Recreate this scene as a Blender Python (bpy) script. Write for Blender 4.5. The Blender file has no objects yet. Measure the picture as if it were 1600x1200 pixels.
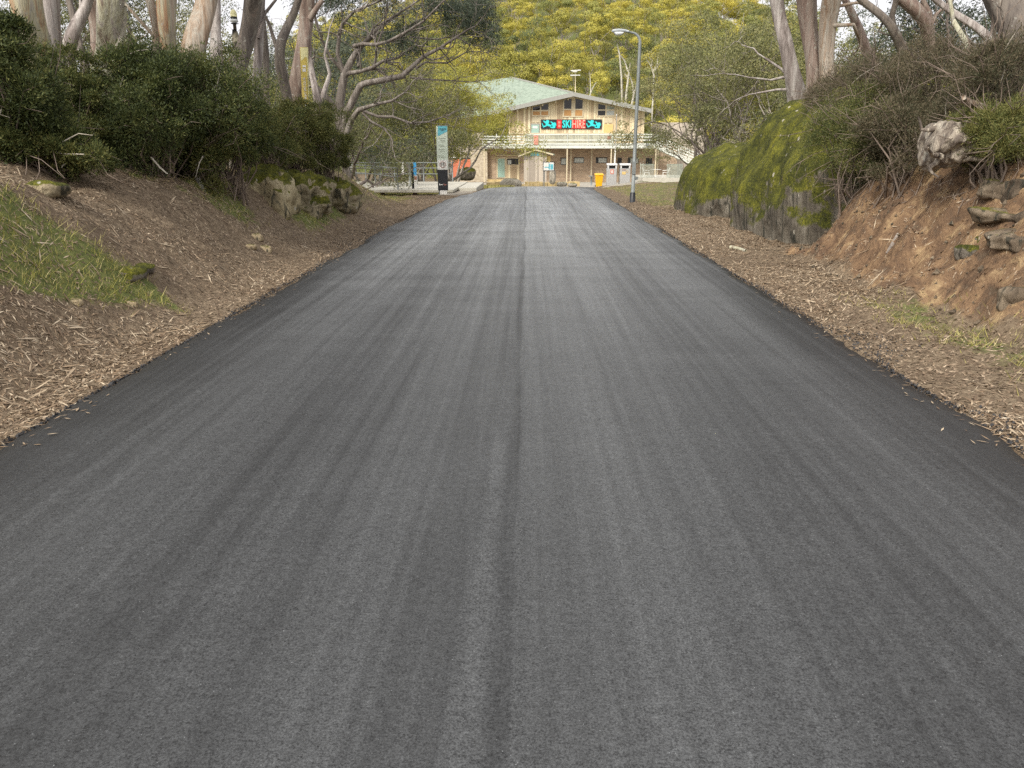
import bpy, math, random
import numpy as np
from mathutils import Vector, noise as mn

R = math.radians
sc = bpy.context.scene
COL = sc.collection

# ------------------------------------------------------------------ camera, sky, sun, exposure
EYE = np.array([0.0, 0.0, 1.7])
PITCH, YAW, FPX = math.atan(369 / 1200), math.atan(0.0199), 1200.0
cd = bpy.data.cameras.new('camera'); cam = bpy.data.objects.new('camera', cd); COL.objects.link(cam)
cam.location = EYE; cam.rotation_euler = (math.pi / 2 - PITCH, 0, YAW)
cd.sensor_width = 36; cd.lens = 27; cd.clip_start = 0.05; cd.clip_end = 3000
sc.camera = cam

SUN_EL, SUN_AZ = 42, 214      # azimuth clockwise from +Y
w = bpy.data.worlds.new("World"); sc.world = w; w.use_nodes = True
nt = w.node_tree
sky = nt.nodes.new('ShaderNodeTexSky'); sky.sky_type = 'NISHITA'; sky.sun_disc = False
sky.sun_elevation = R(SUN_EL); sky.sun_rotation = R(SUN_AZ); sky.air_density = 1.0; sky.dust_density = 6.0; sky.ozone_density = 0.6
bg = nt.nodes['Background']; bg.inputs['Strength'].default_value = 0.125
hs = nt.nodes.new('ShaderNodeHueSaturation'); hs.inputs['Saturation'].default_value = 0.25
nt.links.new(sky.outputs[0], hs.inputs['Color'])
cl = nt.nodes.new('ShaderNodeMix'); cl.data_type = 'RGBA'; cl.inputs[0].default_value = 0.6; cl.inputs[7].default_value = (7.9, 7.75, 7.95, 1)   # high thin cloud
nt.links.new(hs.outputs[0], cl.inputs[6]); nt.links.new(cl.outputs[2], bg.inputs['Color'])
sl = bpy.data.lights.new('sun', 'SUN'); sl.energy = 2.1; sl.angle = R(14); sl.color = (1.0, 0.94, 0.84)
so = bpy.data.objects.new('sun', sl); COL.objects.link(so)
so.rotation_euler = (R(90 - SUN_EL), 0, R(180 - SUN_AZ)); so.location = (-20, -40, 40)
sc.view_settings.view_transform = 'Standard'; sc.view_settings.look = 'None'
sc.view_settings.gamma = 1; sc.view_settings.use_curve_mapping = False
sc.view_settings.exposure = 0.62
sc.render.engine = 'CYCLES'
sc.cycles.max_bounces = 6; sc.cycles.transparent_max_bounces = 8; sc.cycles.use_denoising = False

_f = np.array([-math.sin(YAW) * math.cos(PITCH), math.cos(YAW) * math.cos(PITCH), -math.sin(PITCH)])
_r = np.array([math.cos(YAW), math.sin(YAW), 0.0]); _u = np.cross(_r, _f)

def P(u, v, Y):
    """the point at distance Y along the road that the photograph shows at (u, v)"""
    d = _f + _r * (u - 800) / FPX + _u * (600 - v) / FPX
    return EYE + d * (Y / d[1])

def ppm(Y): return 1255.0 / Y

def sm(a, b, x):
    t = np.clip((np.asarray(x, float) - a) / (b - a), 0, 1)
    return t * t * (3 - 2 * t)

# ------------------------------------------------------------------ mesh builder
class MB:
    def __init__(s): s.V = []; s.Q = []; s.T = []; s.N = []; s.n = 0
    def add(s, V, quads=None, tris=None, ngons=None, m=0, smooth=False):
        V = np.asarray(V, float).reshape(-1, 3)
        if quads is not None and len(quads): s.Q.append((np.asarray(quads, int).reshape(-1, 4) + s.n, m, smooth))
        if tris is not None and len(tris): s.T.append((np.asarray(tris, int).reshape(-1, 3) + s.n, m, smooth))
        if ngons:
            for g in ngons: s.N.append(([i + s.n for i in g], m, smooth))
        s.V.append(V); s.n += len(V)
    def box(s, x0, x1, y0, y1, z0, z1, m=0):
        V = [(x, y, z) for z in (z0, z1) for y in (y0, y1) for x in (x0, x1)]
        s.add(V, [(0, 2, 3, 1), (4, 5, 7, 6), (0, 1, 5, 4), (2, 6, 7, 3), (0, 4, 6, 2), (1, 3, 7, 5)], m=m)
    def rect(s, u0, u1, v0, v1, Y, d=0.05, m=0):
        a = P(u0, v1, Y); b = P(u1, v0, Y)
        s.box(a[0], b[0], Y, Y + d, a[2], b[2], m)
    def prism(s, poly, y0, y1, m=0):
        n = len(poly); V = [(p[0], y0, p[1]) for p in poly] + [(p[0], y1, p[1]) for p in poly]
        s.add(V, [(i, (i + 1) % n, (i + 1) % n + n, i + n) for i in range(n)], ngons=[list(range(n))[::-1], list(range(n, 2 * n))], m=m)
    def bar(s, a, b, wdt, h, m=0):
        a = np.array(a, float); b = np.array(b, float); d = b - a; L = np.linalg.norm(d); d /= L
        r = np.cross(d, (0, 0, 1.0))
        if np.linalg.norm(r) < 1e-3: r = np.array([1.0, 0, 0])
        r /= np.linalg.norm(r); u = np.cross(r, d)
        V = []
        for p in (a, b):
            for sx, sz in ((-1, -1), (1, -1), (1, 1), (-1, 1)): V.append(p + r * sx * wdt / 2 + u * sz * h / 2)
        s.add(V, [(0, 1, 2, 3), (7, 6, 5, 4), (0, 4, 5, 1), (1, 5, 6, 2), (2, 6, 7, 3), (3, 7, 4, 0)], m=m)
    def tube(s, pts, rad, k=8, m=0, cap=True, smooth=True):
        pts = np.asarray(pts, float); n = len(pts); rad = np.broadcast_to(np.asarray(rad, float), (n,))
        d = np.gradient(pts, axis=0); d /= (np.linalg.norm(d, axis=1)[:, None] + 1e-9)
        ref = np.array([0.31, 0.95, 0.05]) if abs(d[0][2]) > 0.6 else np.array([0, 0, 1.0])
        a = np.cross(d, ref); a /= (np.linalg.norm(a, axis=1)[:, None] + 1e-9); b = np.cross(d, a)
        th = np.arange(k) * 2 * math.pi / k
        ring = np.cos(th)[None, :, None] * a[:, None] + np.sin(th)[None, :, None] * b[:, None]
        V = (pts[:, None] + ring * rad[:, None, None]).reshape(-1, 3)
        i, j = np.meshgrid(np.arange(n - 1), np.arange(k), indexing='ij')
        q = np.stack([i * k + j, i * k + (j + 1) % k, (i + 1) * k + (j + 1) % k, (i + 1) * k + j], -1).reshape(-1, 4)
        s.add(V, q, m=m, smooth=smooth, ngons=[list(range(k)), list(range((n - 1) * k, n * k))[::-1]] if cap else None)
    def leaves(s, C, size, aspect=0.35, rng=None, up=0.0, m=0, D=None, N=None):
        n = len(C); rng = rng or np.random.default_rng(0)
        if D is None: D = rng.normal(size=(n, 3))
        D = D / (np.linalg.norm(D, axis=1)[:, None] + 1e-9)
        W = rng.normal(size=(n, 3)) if N is None else np.cross(D, N)
        W -= (W * D).sum(1)[:, None] * D; W /= (np.linalg.norm(W, axis=1)[:, None] + 1e-9)
        L = size * rng.uniform(0.6, 1.3, n)[:, None]; w_ = L * aspect * 0.5
        V = np.stack([C, C + D * L * 0.45 + W * w_, C + D * L, C + D * L * 0.45 - W * w_], 1).reshape(-1, 3)
        s.add(V, np.arange(4 * n).reshape(-1, 4), m=m)
    def build(s, name, mats, parent=None, origin=None):
        me = bpy.data.meshes.new(name)
        if s.n == 0: s.add([(0, 0, 0)])
        V = np.concatenate(s.V)
        o0 = origin if origin is not None else (tuple(root_loc(parent)) if parent is not None else (0, 0, 0))
        V = V - np.array(o0)[None]
        loops = []; starts = []; tot = []; mi = []; smf = []; c = 0
        for arr, m, sf in s.Q + s.T:
            k = arr.shape[1]; loops.append(arr.reshape(-1)); n = len(arr)
            starts.append(c + np.arange(n) * k); tot.append(np.full(n, k)); mi.append(np.full(n, m)); smf.append(np.full(n, sf)); c += n * k
        for g, m, sf in s.N:
            loops.append(np.array(g)); starts.append(np.array([c])); tot.append(np.array([len(g)])); mi.append(np.array([m])); smf.append(np.array([sf])); c += len(g)
        me.vertices.add(len(V)); me.vertices.foreach_set('co', V.astype(np.float32).ravel())
        if loops:
            loops = np.concatenate(loops); starts = np.concatenate(starts)
            me.loops.add(len(loops)); me.loops.foreach_set('vertex_index', loops.astype(np.int32))
            me.polygons.add(len(starts)); me.polygons.foreach_set('loop_start', starts.astype(np.int32))
            me.polygons.foreach_set('material_index', np.concatenate(mi).astype(np.int32))
            me.update(calc_edges=True)
            me.polygons.foreach_set('use_smooth', np.concatenate(smf).astype(bool))
        for mt in (mats if isinstance(mats, (list, tuple)) else [mats]): me.materials.append(mt)
        me.validate()
        o = bpy.data.objects.new(name, me); COL.objects.link(o)
        if parent is not None: o.parent = parent
        if origin is not None and parent is None: o.location = origin
        return o

def root_loc(o):
    p = Vector((0, 0, 0))
    while o is not None: p = p + o.location; o = o.parent
    return p

def tag(o, label=None, cat=None, group=None, kind=None):
    if label: o['label'] = label
    if cat: o['category'] = cat
    if group: o['group'] = group
    if kind: o['kind'] = kind
    return o

def thing(name, label, cat, loc=(0, 0, 0), group=None):
    o = bpy.data.objects.new(name, None); COL.objects.link(o); o.location = [float(c) for c in loc]
    o.empty_display_size = 0.1
    return tag(o, label, cat, group)

def copy_tree(o, parent=None):
    c = o.copy(); COL.objects.link(c)
    if parent is not None: c.parent = parent
    for ch in [x for x in o.children]: copy_tree(ch, c)
    return c

# ------------------------------------------------------------------ materials
class NM:
    def __init__(s, name):
        s.mat = bpy.data.materials.new(name); s.mat.use_nodes = True; s.nt = s.mat.node_tree
        s.b = s.nt.nodes['Principled BSDF']; s.out = s.nt.nodes['Material Output']
    def n(s, t, **kw):
        x = s.nt.nodes.new(t)
        for k, v in kw.items(): setattr(x, k, v)
        return x
    def l(s, a, b): s.nt.links.new(a, b)
    def sock(s, node, i, v):
        if hasattr(v, 'links') or isinstance(v, bpy.types.NodeSocket): s.l(v, node.inputs[i])
        else: node.inputs[i].default_value = v
    def obj(s): return s.n('ShaderNodeTexCoord').outputs['Object']
    def geo(s): return s.n('ShaderNodeNewGeometry').outputs['Position']
    def mp(s, vec, scale=(1, 1, 1), loc=(0, 0, 0)):
        x = s.n('ShaderNodeMapping'); s.l(vec, x.inputs[0]); x.inputs['Scale'].default_value = scale; x.inputs['Location'].default_value = loc
        return x.outputs[0]
    def noise(s, vec, scale, detail=4, rough=0.55, dist=0.0):
        x = s.n('ShaderNodeTexNoise'); s.l(vec, x.inputs['Vector']); x.inputs['Scale'].default_value = scale
        x.inputs['Detail'].default_value = detail; x.inputs['Roughness'].default_value = rough; x.inputs['Distortion'].default_value = dist
        return x.outputs[0]
    def voro(s, vec, scale, feature='F1', out=0):
        x = s.n('ShaderNodeTexVoronoi', feature=feature); s.l(vec, x.inputs['Vector']); x.inputs['Scale'].default_value = scale
        return x.outputs[out]
    def ramp(s, fac, stops, interp='LINEAR'):
        x = s.n('ShaderNodeValToRGB'); s.l(fac, x.inputs[0]); cr = x.color_ramp; cr.interpolation = interp
        while len(cr.elements) < len(stops): cr.elements.new(0.5)
        for e, (p, c) in zip(cr.elements, stops):
            e.position = p; e.color = (c if isinstance(c, (tuple, list)) else (c, c, c)) + ((1,) if (not isinstance(c, (tuple, list)) or len(c) == 3) else ())
        return x.outputs[0]
    def mix(s, f, a, b, mode='MIX'):
        x = s.n('ShaderNodeMix', data_type='RGBA', blend_type=mode)
        for i, v in ((0, f), (6, a), (7, b)):
            if isinstance(v, (tuple, list)) and len(v) == 3: v = tuple(v) + (1,)
            s.sock(x, i, v)
        return x.outputs[2]
    def m(s, op, a, b=0.0, c=0.0, clamp=False):
        x = s.n('ShaderNodeMath', operation=op); x.use_clamp = clamp
        s.sock(x, 0, a); s.sock(x, 1, b)
        if op in ('MULTIPLY_ADD', 'SMOOTH_MIN', 'COMPARE'): s.sock(x, 2, c)
        return x.outputs[0]
    def rng(s, v, a, b, c=0.0, d=1.0):
        x = s.n('ShaderNodeMapRange', interpolation_type='SMOOTHSTEP'); s.l(v, x.inputs[0])
        for i, q in enumerate((a, b, c, d)): x.inputs[i + 1].default_value = q
        return x.outputs[0]
    def sep(s, v):
        x = s.n('ShaderNodeSeparateXYZ'); s.l(v, x.inputs[0]); return x.outputs
    def bump(s, h, strength=0.3, dist=0.02, normal=None):
        x = s.n('ShaderNodeBump'); s.l(h, x.inputs['Height']); x.inputs['Strength'].default_value = strength; x.inputs['Distance'].default_value = dist
        if normal is not None: s.l(normal, x.inputs['Normal'])
        return x.outputs[0]
    def done(s, col=None, rough=0.7, bump=None, metal=0.0, spec=None):
        if col is not None:
            if isinstance(col, tuple): s.b.inputs['Base Color'].default_value = col + (1,)
            else: s.l(col, s.b.inputs['Base Color'])
        if isinstance(rough, (int, float)): s.b.inputs['Roughness'].default_value = rough
        else: s.l(rough, s.b.inputs['Roughness'])
        s.b.inputs['Metallic'].default_value = metal
        if spec is not None: s.b.inputs['Specular IOR Level'].default_value = spec
        if bump is not None: s.l(bump, s.b.inputs['Normal'])
        return s.mat

def plain(name, c, rough=0.6, var=0.12, scale=6.0, metal=0.0, bump=0.0):
    k = NM(name); g = k.obj(); nz = k.noise(g, scale, 5)
    a = tuple(x * (1 - var) for x in c); b = tuple(min(1, x * (1 + var)) for x in c)
    return k.done(k.ramp(nz, [(0.3, a), (0.7, b)]), rough, k.bump(k.noise(g, scale * 6, 4), bump, 0.01) if bump else None, metal)

def leafmat(name, cols, trans=0.3, clump=0.5, cs=1.5, objv=0.35, isl=0.5):
    k = NM(name); g = k.n('ShaderNodeNewGeometry'); oi = k.n('ShaderNodeObjectInfo')
    rp = g.outputs['Random Per Island']
    nz = k.noise(k.obj(), cs, 3)
    f = k.m('ADD', k.m('ADD', k.m('MULTIPLY', rp, isl), (0.5 - isl) / 2), k.m('MULTIPLY', nz, clump))
    f = k.m('ADD', f, k.m('MULTIPLY', k.m('SUBTRACT', oi.outputs['Random'], 0.5), objv))
    n = len(cols)
    c = k.ramp(f, [(0.12 + 0.76 * i / (n - 1), cols[i]) for i in range(n)])
    k.l(c, k.b.inputs['Base Color']); k.b.inputs['Roughness'].default_value = 0.6; k.b.inputs['Specular IOR Level'].default_value = 0.25
    t = k.n('ShaderNodeBsdfTranslucent'); k.l(c, t.inputs[0])
    mx = k.n('ShaderNodeMixShader'); mx.inputs[0].default_value = trans
    k.l(k.b.outputs[0], mx.inputs[1]); k.l(t.outputs[0], mx.inputs[2]); k.l(mx.outputs[0], k.out.inputs[0])
    return k.mat

def barkmat(name, cols, xs=5.0, zs=0.35, bump=0.5):
    k = NM(name); o = k.obj(); oi = k.n('ShaderNodeObjectInfo')
    va = k.n('ShaderNodeVectorMath', operation='ADD'); k.l(o, va.inputs[0]); k.l(oi.outputs['Random'], va.inputs[1])
    v = k.mp(va.outputs[0], (xs, xs, zs))
    nz = k.noise(v, 1.6, 5, 0.6, 0.8)
    st = [(0.28 + 0.44 * i / (len(cols) - 1), c) for i, c in enumerate(cols)]
    c = k.ramp(nz, st)
    n2 = k.noise(k.mp(va.outputs[0], (xs * 5, xs * 5, zs * 3)), 2.0, 5)
    c = k.mix(k.rng(n2, 0.4, 0.75, 0, 0.55), c, (0.10, 0.085, 0.07))
    n3 = k.noise(va.outputs[0], 9, 4)
    c = k.mix(k.rng(n3, 0.62, 0.7, 0, 0.5), c, (0.42, 0.42, 0.36))
    return k.done(c, 0.75, k.bump(n2, bump, 0.02))

M = {}
M['bark_cream'] = barkmat('bark_cream', [(0.20, 0.15, 0.11), (0.40, 0.37, 0.25), (0.52, 0.51, 0.37), (0.42, 0.38, 0.33), (0.27, 0.22, 0.17)])
M['bark_orange'] = barkmat('bark_orange', [(0.42, 0.16, 0.05), (0.33, 0.20, 0.11), (0.42, 0.38, 0.24), (0.33, 0.31, 0.25), (0.36, 0.20, 0.12)])
M['bark_tan'] = barkmat('bark_tan', [(0.17, 0.09, 0.05), (0.28, 0.19, 0.12), (0.36, 0.29, 0.22), (0.42, 0.38, 0.31), (0.26, 0.14, 0.08)])
M['bark_grey'] = barkmat('bark_grey', [(0.10, 0.08, 0.07), (0.24, 0.20, 0.18), (0.40, 0.36, 0.33), (0.50, 0.47, 0.43)])
M['bark_gum'] = barkmat('bark_gum', [(0.06, 0.05, 0.045), (0.15, 0.125, 0.105), (0.26, 0.225, 0.195), (0.36, 0.33, 0.30)])
M['bark_dark'] = barkmat('bark_dark', [(0.05, 0.04, 0.035), (0.11, 0.09, 0.075), (0.19, 0.16, 0.13), (0.26, 0.20, 0.16)])
M['bark_red'] = barkmat('bark_red', [(0.11, 0.075, 0.06), (0.20, 0.135, 0.105), (0.29, 0.235, 0.19), (0.33, 0.31, 0.27)])
M['branch_pale'] = barkmat('branch_pale', [(0.15, 0.12, 0.10), (0.30, 0.26, 0.22), (0.45, 0.41, 0.36)], 3, 3)
M['branch_mid'] = barkmat('branch_mid', [(0.07, 0.055, 0.05), (0.16, 0.13, 0.11), (0.27, 0.23, 0.20)], 3, 3)
M['dead_wood'] = barkmat('dead_wood', [(0.30, 0.26, 0.20), (0.50, 0.47, 0.38), (0.62, 0.60, 0.52)], 3, 1)
M['stump_wood'] = barkmat('stump_wood', [(0.03, 0.025, 0.02), (0.14, 0.11, 0.085), (0.36, 0.31, 0.24), (0.56, 0.50, 0.40)], 7, 2, 1.0)
M['mottled'] = None

M['leaf_hill'] = leafmat('leaf_hill', [(0.20, 0.195, 0.05), (0.37, 0.34, 0.065), (0.52, 0.45, 0.085), (0.64, 0.53, 0.11)], 0.2, 0.45, 0.3, 0.42, 0.3)
M['leaf_hill_green'] = leafmat('leaf_hill_green', [(0.11, 0.13, 0.05), (0.20, 0.22, 0.07), (0.33, 0.33, 0.09), (0.44, 0.40, 0.11)], 0.2, 0.4, 0.3, 0.6, 0.3)
M['leaf_mid'] = leafmat('leaf_mid', [(0.07, 0.08, 0.038), (0.135, 0.145, 0.062), (0.225, 0.225, 0.095), (0.34, 0.315, 0.13)], 0.25, 0.45, 0.7)
M['leaf_lime'] = leafmat('leaf_lime', [(0.14, 0.16, 0.035), (0.25, 0.26, 0.05), (0.38, 0.36, 0.07), (0.48, 0.43, 0.10)], 0.3, 0.45, 0.7)
M['leaf_grey'] = leafmat('leaf_grey', [(0.03, 0.045, 0.03), (0.06, 0.08, 0.055), (0.10, 0.12, 0.08), (0.15, 0.165, 0.11)], 0.2, 0.5, 1.0)
M['leaf_heath'] = leafmat('leaf_heath', [(0.022, 0.032, 0.014), (0.052, 0.070, 0.024), (0.100, 0.120, 0.036), (0.20, 0.190, 0.060)], 0.25, 0.75, 2.6)
M['leaf_scrub'] = leafmat('leaf_scrub', [(0.03, 0.038, 0.022), (0.065, 0.072, 0.036), (0.12, 0.10, 0.06), (0.20, 0.16, 0.10)], 0.2, 0.6, 1.6)
M['litter'] = leafmat('litter', [(0.13, 0.085, 0.052), (0.28, 0.20, 0.125), (0.50, 0.41, 0.29), (0.84, 0.79, 0.68)], 0.0, 0.35, 2.0)
M['litter_dark'] = leafmat('litter_dark', [(0.06, 0.042, 0.028), (0.13, 0.09, 0.058), (0.24, 0.175, 0.115), (0.44, 0.35, 0.25)], 0.0, 0.35, 2.0)
M['grass'] = leafmat('grass', [(0.12, 0.13, 0.03), (0.25, 0.245, 0.055), (0.42, 0.38, 0.11), (0.66, 0.57, 0.32)], 0.3, 0.6, 1.5)
M['moss_tuft'] = leafmat('moss_tuft', [(0.018, 0.022, 0.008), (0.065, 0.07, 0.013), (0.16, 0.155, 0.02), (0.38, 0.345, 0.038)], 0.1, 0.9, 1.8, 0.35, 0.35)

def rockmat(name, mossy=0.5, hgt=0.0, base=((0.10, 0.095, 0.08), (0.23, 0.21, 0.17), (0.38, 0.35, 0.28))):
    k = NM(name); p = k.obj(); g = k.n('ShaderNodeNewGeometry')
    v = k.mp(p, (1, 1, 0.42))
    n1 = k.noise(v, 3.0, 8, 0.65, 0.6)
    c = k.ramp(n1, [(0.3, base[0]), (0.5, base[1]), (0.72, base[2])])
    n2 = k.noise(k.mp(p, (1.6, 1.6, 0.3)), 4.5, 6, 0.65, 1.0)
    c = k.mix(k.rng(n2, 0.54, 0.62, 0, 0.85), c, (0.035, 0.036, 0.028))      # dark lichen streaks
    n3 = k.voro(k.mp(p, (1, 1, 0.6)), 7)
    n4 = k.noise(p, 6, 5)
    c = k.mix(k.m('MULTIPLY', k.rng(n3, 0.22, 0.12, 0, 1), k.rng(n4, 0.52, 0.6)), c, (0.48, 0.45, 0.37))  # pale lichen
    nz = k.m('MULTIPLY_ADD', k.sep(p)[2], hgt, k.sep(g.outputs['Normal'])[2])
    n5 = k.m('ADD', k.m('MULTIPLY', k.noise(p, 2.0, 6, 0.7), 0.5), k.m('MULTIPLY', k.noise(p, 14, 8, 0.8), 0.5))
    mf = k.rng(k.m('ADD', k.m('MULTIPLY', nz, 0.55), n5), 1.0 - mossy * 0.62, 1.12 - mossy * 0.62)
    n6 = k.noise(p, 5, 5)
    moss = k.ramp(k.m('ADD', k.m('MULTIPLY', k.noise(p, 26, 8, 0.8), 0.6), k.m('MULTIPLY', k.noise(p, 2.2, 5, 0.7), 0.4)), [(0.34, (0.012, 0.014, 0.006)), (0.46, (0.045, 0.05, 0.011)), (0.56, (0.13, 0.13, 0.018)), (0.67, (0.33, 0.30, 0.032))])
    fl = k.m('MULTIPLY', k.rng(k.voro(k.mp(p, (1, 1, .55)), 5.5), 0.17, 0.12), k.rng(n6, 0.5, 0.56)); moss = k.mix(fl, moss, (0.40, 0.37, 0.30))
    c = k.mix(mf, c, moss)
    n7 = k.noise(k.mp(p, (1, 1, 0.5)), 14, 8, 0.7)
    return k.done(c, 0.92, k.bump(k.m('ADD', n1, k.m('MULTIPLY', n7, 0.7)), 0.9, 0.08), spec=0.2)
M['boulder'] = rockmat('boulder', 0.77, 0.25, ((0.055, 0.048, 0.038), (0.14, 0.122, 0.095), (0.29, 0.265, 0.215)))
M['bank_face'] = rockmat('bank_face', 0.45, 0.25, ((0.14, 0.115, 0.07), (0.36, 0.30, 0.18), (0.56, 0.49, 0.32)))
M['bank_stone'] = rockmat('bank_stone', 0.66, 0.4, ((0.12, 0.10, 0.065), (0.30, 0.255, 0.165), (0.50, 0.43, 0.29)))
M['rock_mossy'] = rockmat('rock_mossy', 0.66, 0.0, ((0.06, 0.052, 0.042), (0.15, 0.13, 0.105), (0.30, 0.27, 0.22)))
M['rock_ledge'] = rockmat('rock_ledge', 0.02, 0.0, ((0.05, 0.038, 0.028), (0.15, 0.115, 0.08), (0.32, 0.26, 0.185)))
M['rock_half'] = rockmat('rock_half', 0.36, 0.0, ((0.12, 0.10, 0.07), (0.30, 0.25, 0.16), (0.46, 0.38, 0.25)))
M['stone_tan'] = rockmat('stone_tan', 0.1, 0.0, ((0.25, 0.19, 0.11), (0.40, 0.32, 0.20), (0.5, 0.43, 0.3)))
M['rock_pale'] = rockmat('rock_pale', 0.05, 0.0, ((0.22, 0.20, 0.16), (0.36, 0.33, 0.27), (0.5, 0.46, 0.38)))

def groundmat():
    k = NM('forest_floor'); p = k.geo(); at = k.n('ShaderNodeAttribute', attribute_name='mask'); sp = k.n('ShaderNodeSeparateColor'); k.l(at.outputs['Color'], sp.inputs[0])
    n1 = k.noise(p, 1.3, 8, 0.7); n2 = k.noise(p, 16, 6, 0.7); n3 = k.voro(k.mp(p, (1, 1, 1)), 30)
    soil = k.ramp(n2, [(0.3, (0.085, 0.062, 0.042)), (0.5, (0.175, 0.132, 0.088)), (0.68, (0.30, 0.235, 0.16))])
    soil = k.mix(k.rng(n1, 0.45, 0.65, 0, 0.6), soil, (0.12, 0.085, 0.055))
    soil = k.mix(k.rng(n3, 0.25, 0.1, 0, 0.35), soil, (0.40, 0.31, 0.20))
    n4 = k.noise(p, 3.2, 8, 0.7, 0.6)
    cut = k.ramp(n4, [(0.3, (0.055, 0.038, 0.027)), (0.43, (0.135, 0.085, 0.053)), (0.55, (0.235, 0.15, 0.086)), (0.69, (0.43, 0.31, 0.17))])
    grass = k.ramp(n2, [(0.3, (0.06, 0.08, 0.025)), (0.7, (0.20, 0.21, 0.07))])
    pale = k.ramp(n2, [(0.3, (0.30, 0.27, 0.22)), (0.7, (0.44, 0.41, 0.35))])
    edge = k.m('MULTIPLY', k.m('SUBTRACT', n4, 0.5), 1.2)
    c = k.mix(k.rng(k.m('ADD', sp.outputs[1], edge), 0.35, 0.65), soil, cut)
    c = k.mix(k.rng(k.m('ADD', sp.outputs[0], edge), 0.35, 0.65), c, grass)
    c = k.mix(k.rng(k.m('ADD', sp.outputs[2], edge), 0.4, 0.6), c, pale)
    return k.done(c, 0.95, k.bump(k.m('ADD', n2, k.m('MULTIPLY', n4, 1.5)), 0.7, 0.05), spec=0.15)
M['ground'] = groundmat()

def roadmat():
    k = NM('fresh_asphalt'); p = k.geo(); x, y, z = k.sep(p)
    agg = k.noise(p, 125, 4, 0.85); agg2 = k.voro(p, 70)
    st = k.noise(k.mp(p, (3.2, 0.10, 1)), 1.0, 5, 0.65, 0.15)
    st2 = k.noise(k.mp(p, (13, 0.16, 1)), 1.0, 4, 0.6, 0.1)
    tr = k.noise(k.mp(p, (0.55, 1.9, 1)), 1.0, 5, 0.65, 0.4)
    bl = k.noise(p, 0.9, 5, 0.6)
    v = k.m('MULTIPLY_ADD', k.m('SUBTRACT', st, 0.5), 0.040, 0.043)
    v = k.m('MULTIPLY_ADD', k.m('SUBTRACT', st2, 0.5), 0.070, v)
    v = k.m('MULTIPLY_ADD', k.m('SUBTRACT', tr, 0.5), 0.022, v)
    v = k.m('MULTIPLY_ADD', k.m('SUBTRACT', bl, 0.5), 0.020, v)
    # centre construction joint, wandering a little
    wob = k.noise(k.mp(p, (0, 0.35, 0)), 1.0, 3)
    jx = k.m('ADD', x, k.m('MULTIPLY_ADD', wob, -0.12, 0.11))
    right = k.rng(jx, -0.006, 0.012); rfade = k.rng(jx, 1.7, 0.2)
    v = k.m('MULTIPLY_ADD', k.m('MULTIPLY', right, rfade), 0.016, v)
    patchy = k.rng(k.noise(k.mp(p, (2, 0.9, 0)), 1.0, 4), 0.42, 0.58)
    dark = k.m('MULTIPLY', k.m('MULTIPLY', k.rng(jx, -0.07, -0.03), k.rng(jx, 0.03, 0.0)), k.m('MULTIPLY_ADD', patchy, 0.6, 0.4))
    v = k.m('MULTIPLY_ADD', dark, -0.016, v)
    lite = k.m('MULTIPLY', k.m('MULTIPLY', k.rng(jx, -0.22, -0.15), k.rng(jx, -0.06, -0.12)), k.m('MULTIPLY', k.m('MULTIPLY_ADD', patchy, 0.6, 0.4), k.rng(y, 7, 3)))
    v = k.m('MULTIPLY_ADD', lite, 0.022, v)
    sc_ = k.rng(k.noise(k.mp(p, (1.6, 0.8, 1), (7, 3, 0)), 1.0, 5, 0.7, 0.6), 0.66, 0.74); v = k.m('MULTIPLY_ADD', sc_, -0.012, v)
    # wheel paths
    for c0, wdt, amp in ((-2.05, 0.35, 0.007), (-0.75, 0.3, 0.008), (0.75, 0.35, 0.006), (2.1, 0.35, 0.006), (-1.4, 0.3, -0.009), (-0.55, 0.12, 0.010), (0.42, 0.25, 0.006), (1.35, 0.12, -0.005), (-1.75, 0.08, 0.006)):
        d = k.m('ABSOLUTE', k.m('SUBTRACT', x, c0)); v = k.m('MULTIPLY_ADD', k.rng(d, wdt, 0.0), amp, v)
    # smoother dark edges
    e = k.m('MAXIMUM', k.rng(x, 2.1, 2.85), k.rng(x, -2.2, -3.0)); v = k.m('MULTIPLY_ADD', e, -0.028, v)
    v = k.m('MULTIPLY', v, k.m('MULTIPLY_ADD', k.rng(y, 4, 22), k.m('MULTIPLY_ADD', tr, 3.2, 1.1), 1.0))   # grazing sky sheen painted in as lighter colour towards the crest, with dusty streaks
    # speckle of stone faces
    agg3 = k.noise(p, 42, 3, 0.8)
    a = k.m('MULTIPLY_ADD', k.m('SUBTRACT', agg, 0.5), 5.5, k.m('MULTIPLY_ADD', k.m('SUBTRACT', agg3, 0.5), 1.9, k.m('MULTIPLY_ADD', k.m('SUBTRACT', k.noise(p, 19, 3, 0.8), 0.5), 0.35, 1.0)))
    v = k.m('MULTIPLY', k.m('MAXIMUM', v, 0.02), k.m('MINIMUM', k.m('MAXIMUM', a, 0.10), 3.0))
    sp = k.m('MULTIPLY', k.rng(agg2, 0.20, 0.06), k.rng(k.noise(p, 38, 2), 0.60, 0.68)); v = k.m('MULTIPLY_ADD', sp, 0.22, v)
    pit = k.m('MULTIPLY', k.rng(k.voro(p, 34), 0.16, 0.05), k.rng(k.noise(p, 13, 2), 0.5, 0.62)); v = k.m('MULTIPLY', v, k.m('MULTIPLY_ADD', pit, -0.75, 1.0))
    # scuffs, pale arcs on the left
    ar = k.noise(k.mp(p, (1.0, 0.35, 0), (3, 1, 0)), 1.2, 2, 0.4, 1.2); arc = k.m('MULTIPLY', k.rng(k.m('ABSOLUTE', k.m('SUBTRACT', ar, 0.5)), 0.010, 0.002), k.m('MULTIPLY', k.rng(x, -1.2, -1.8), patchy))
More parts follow.
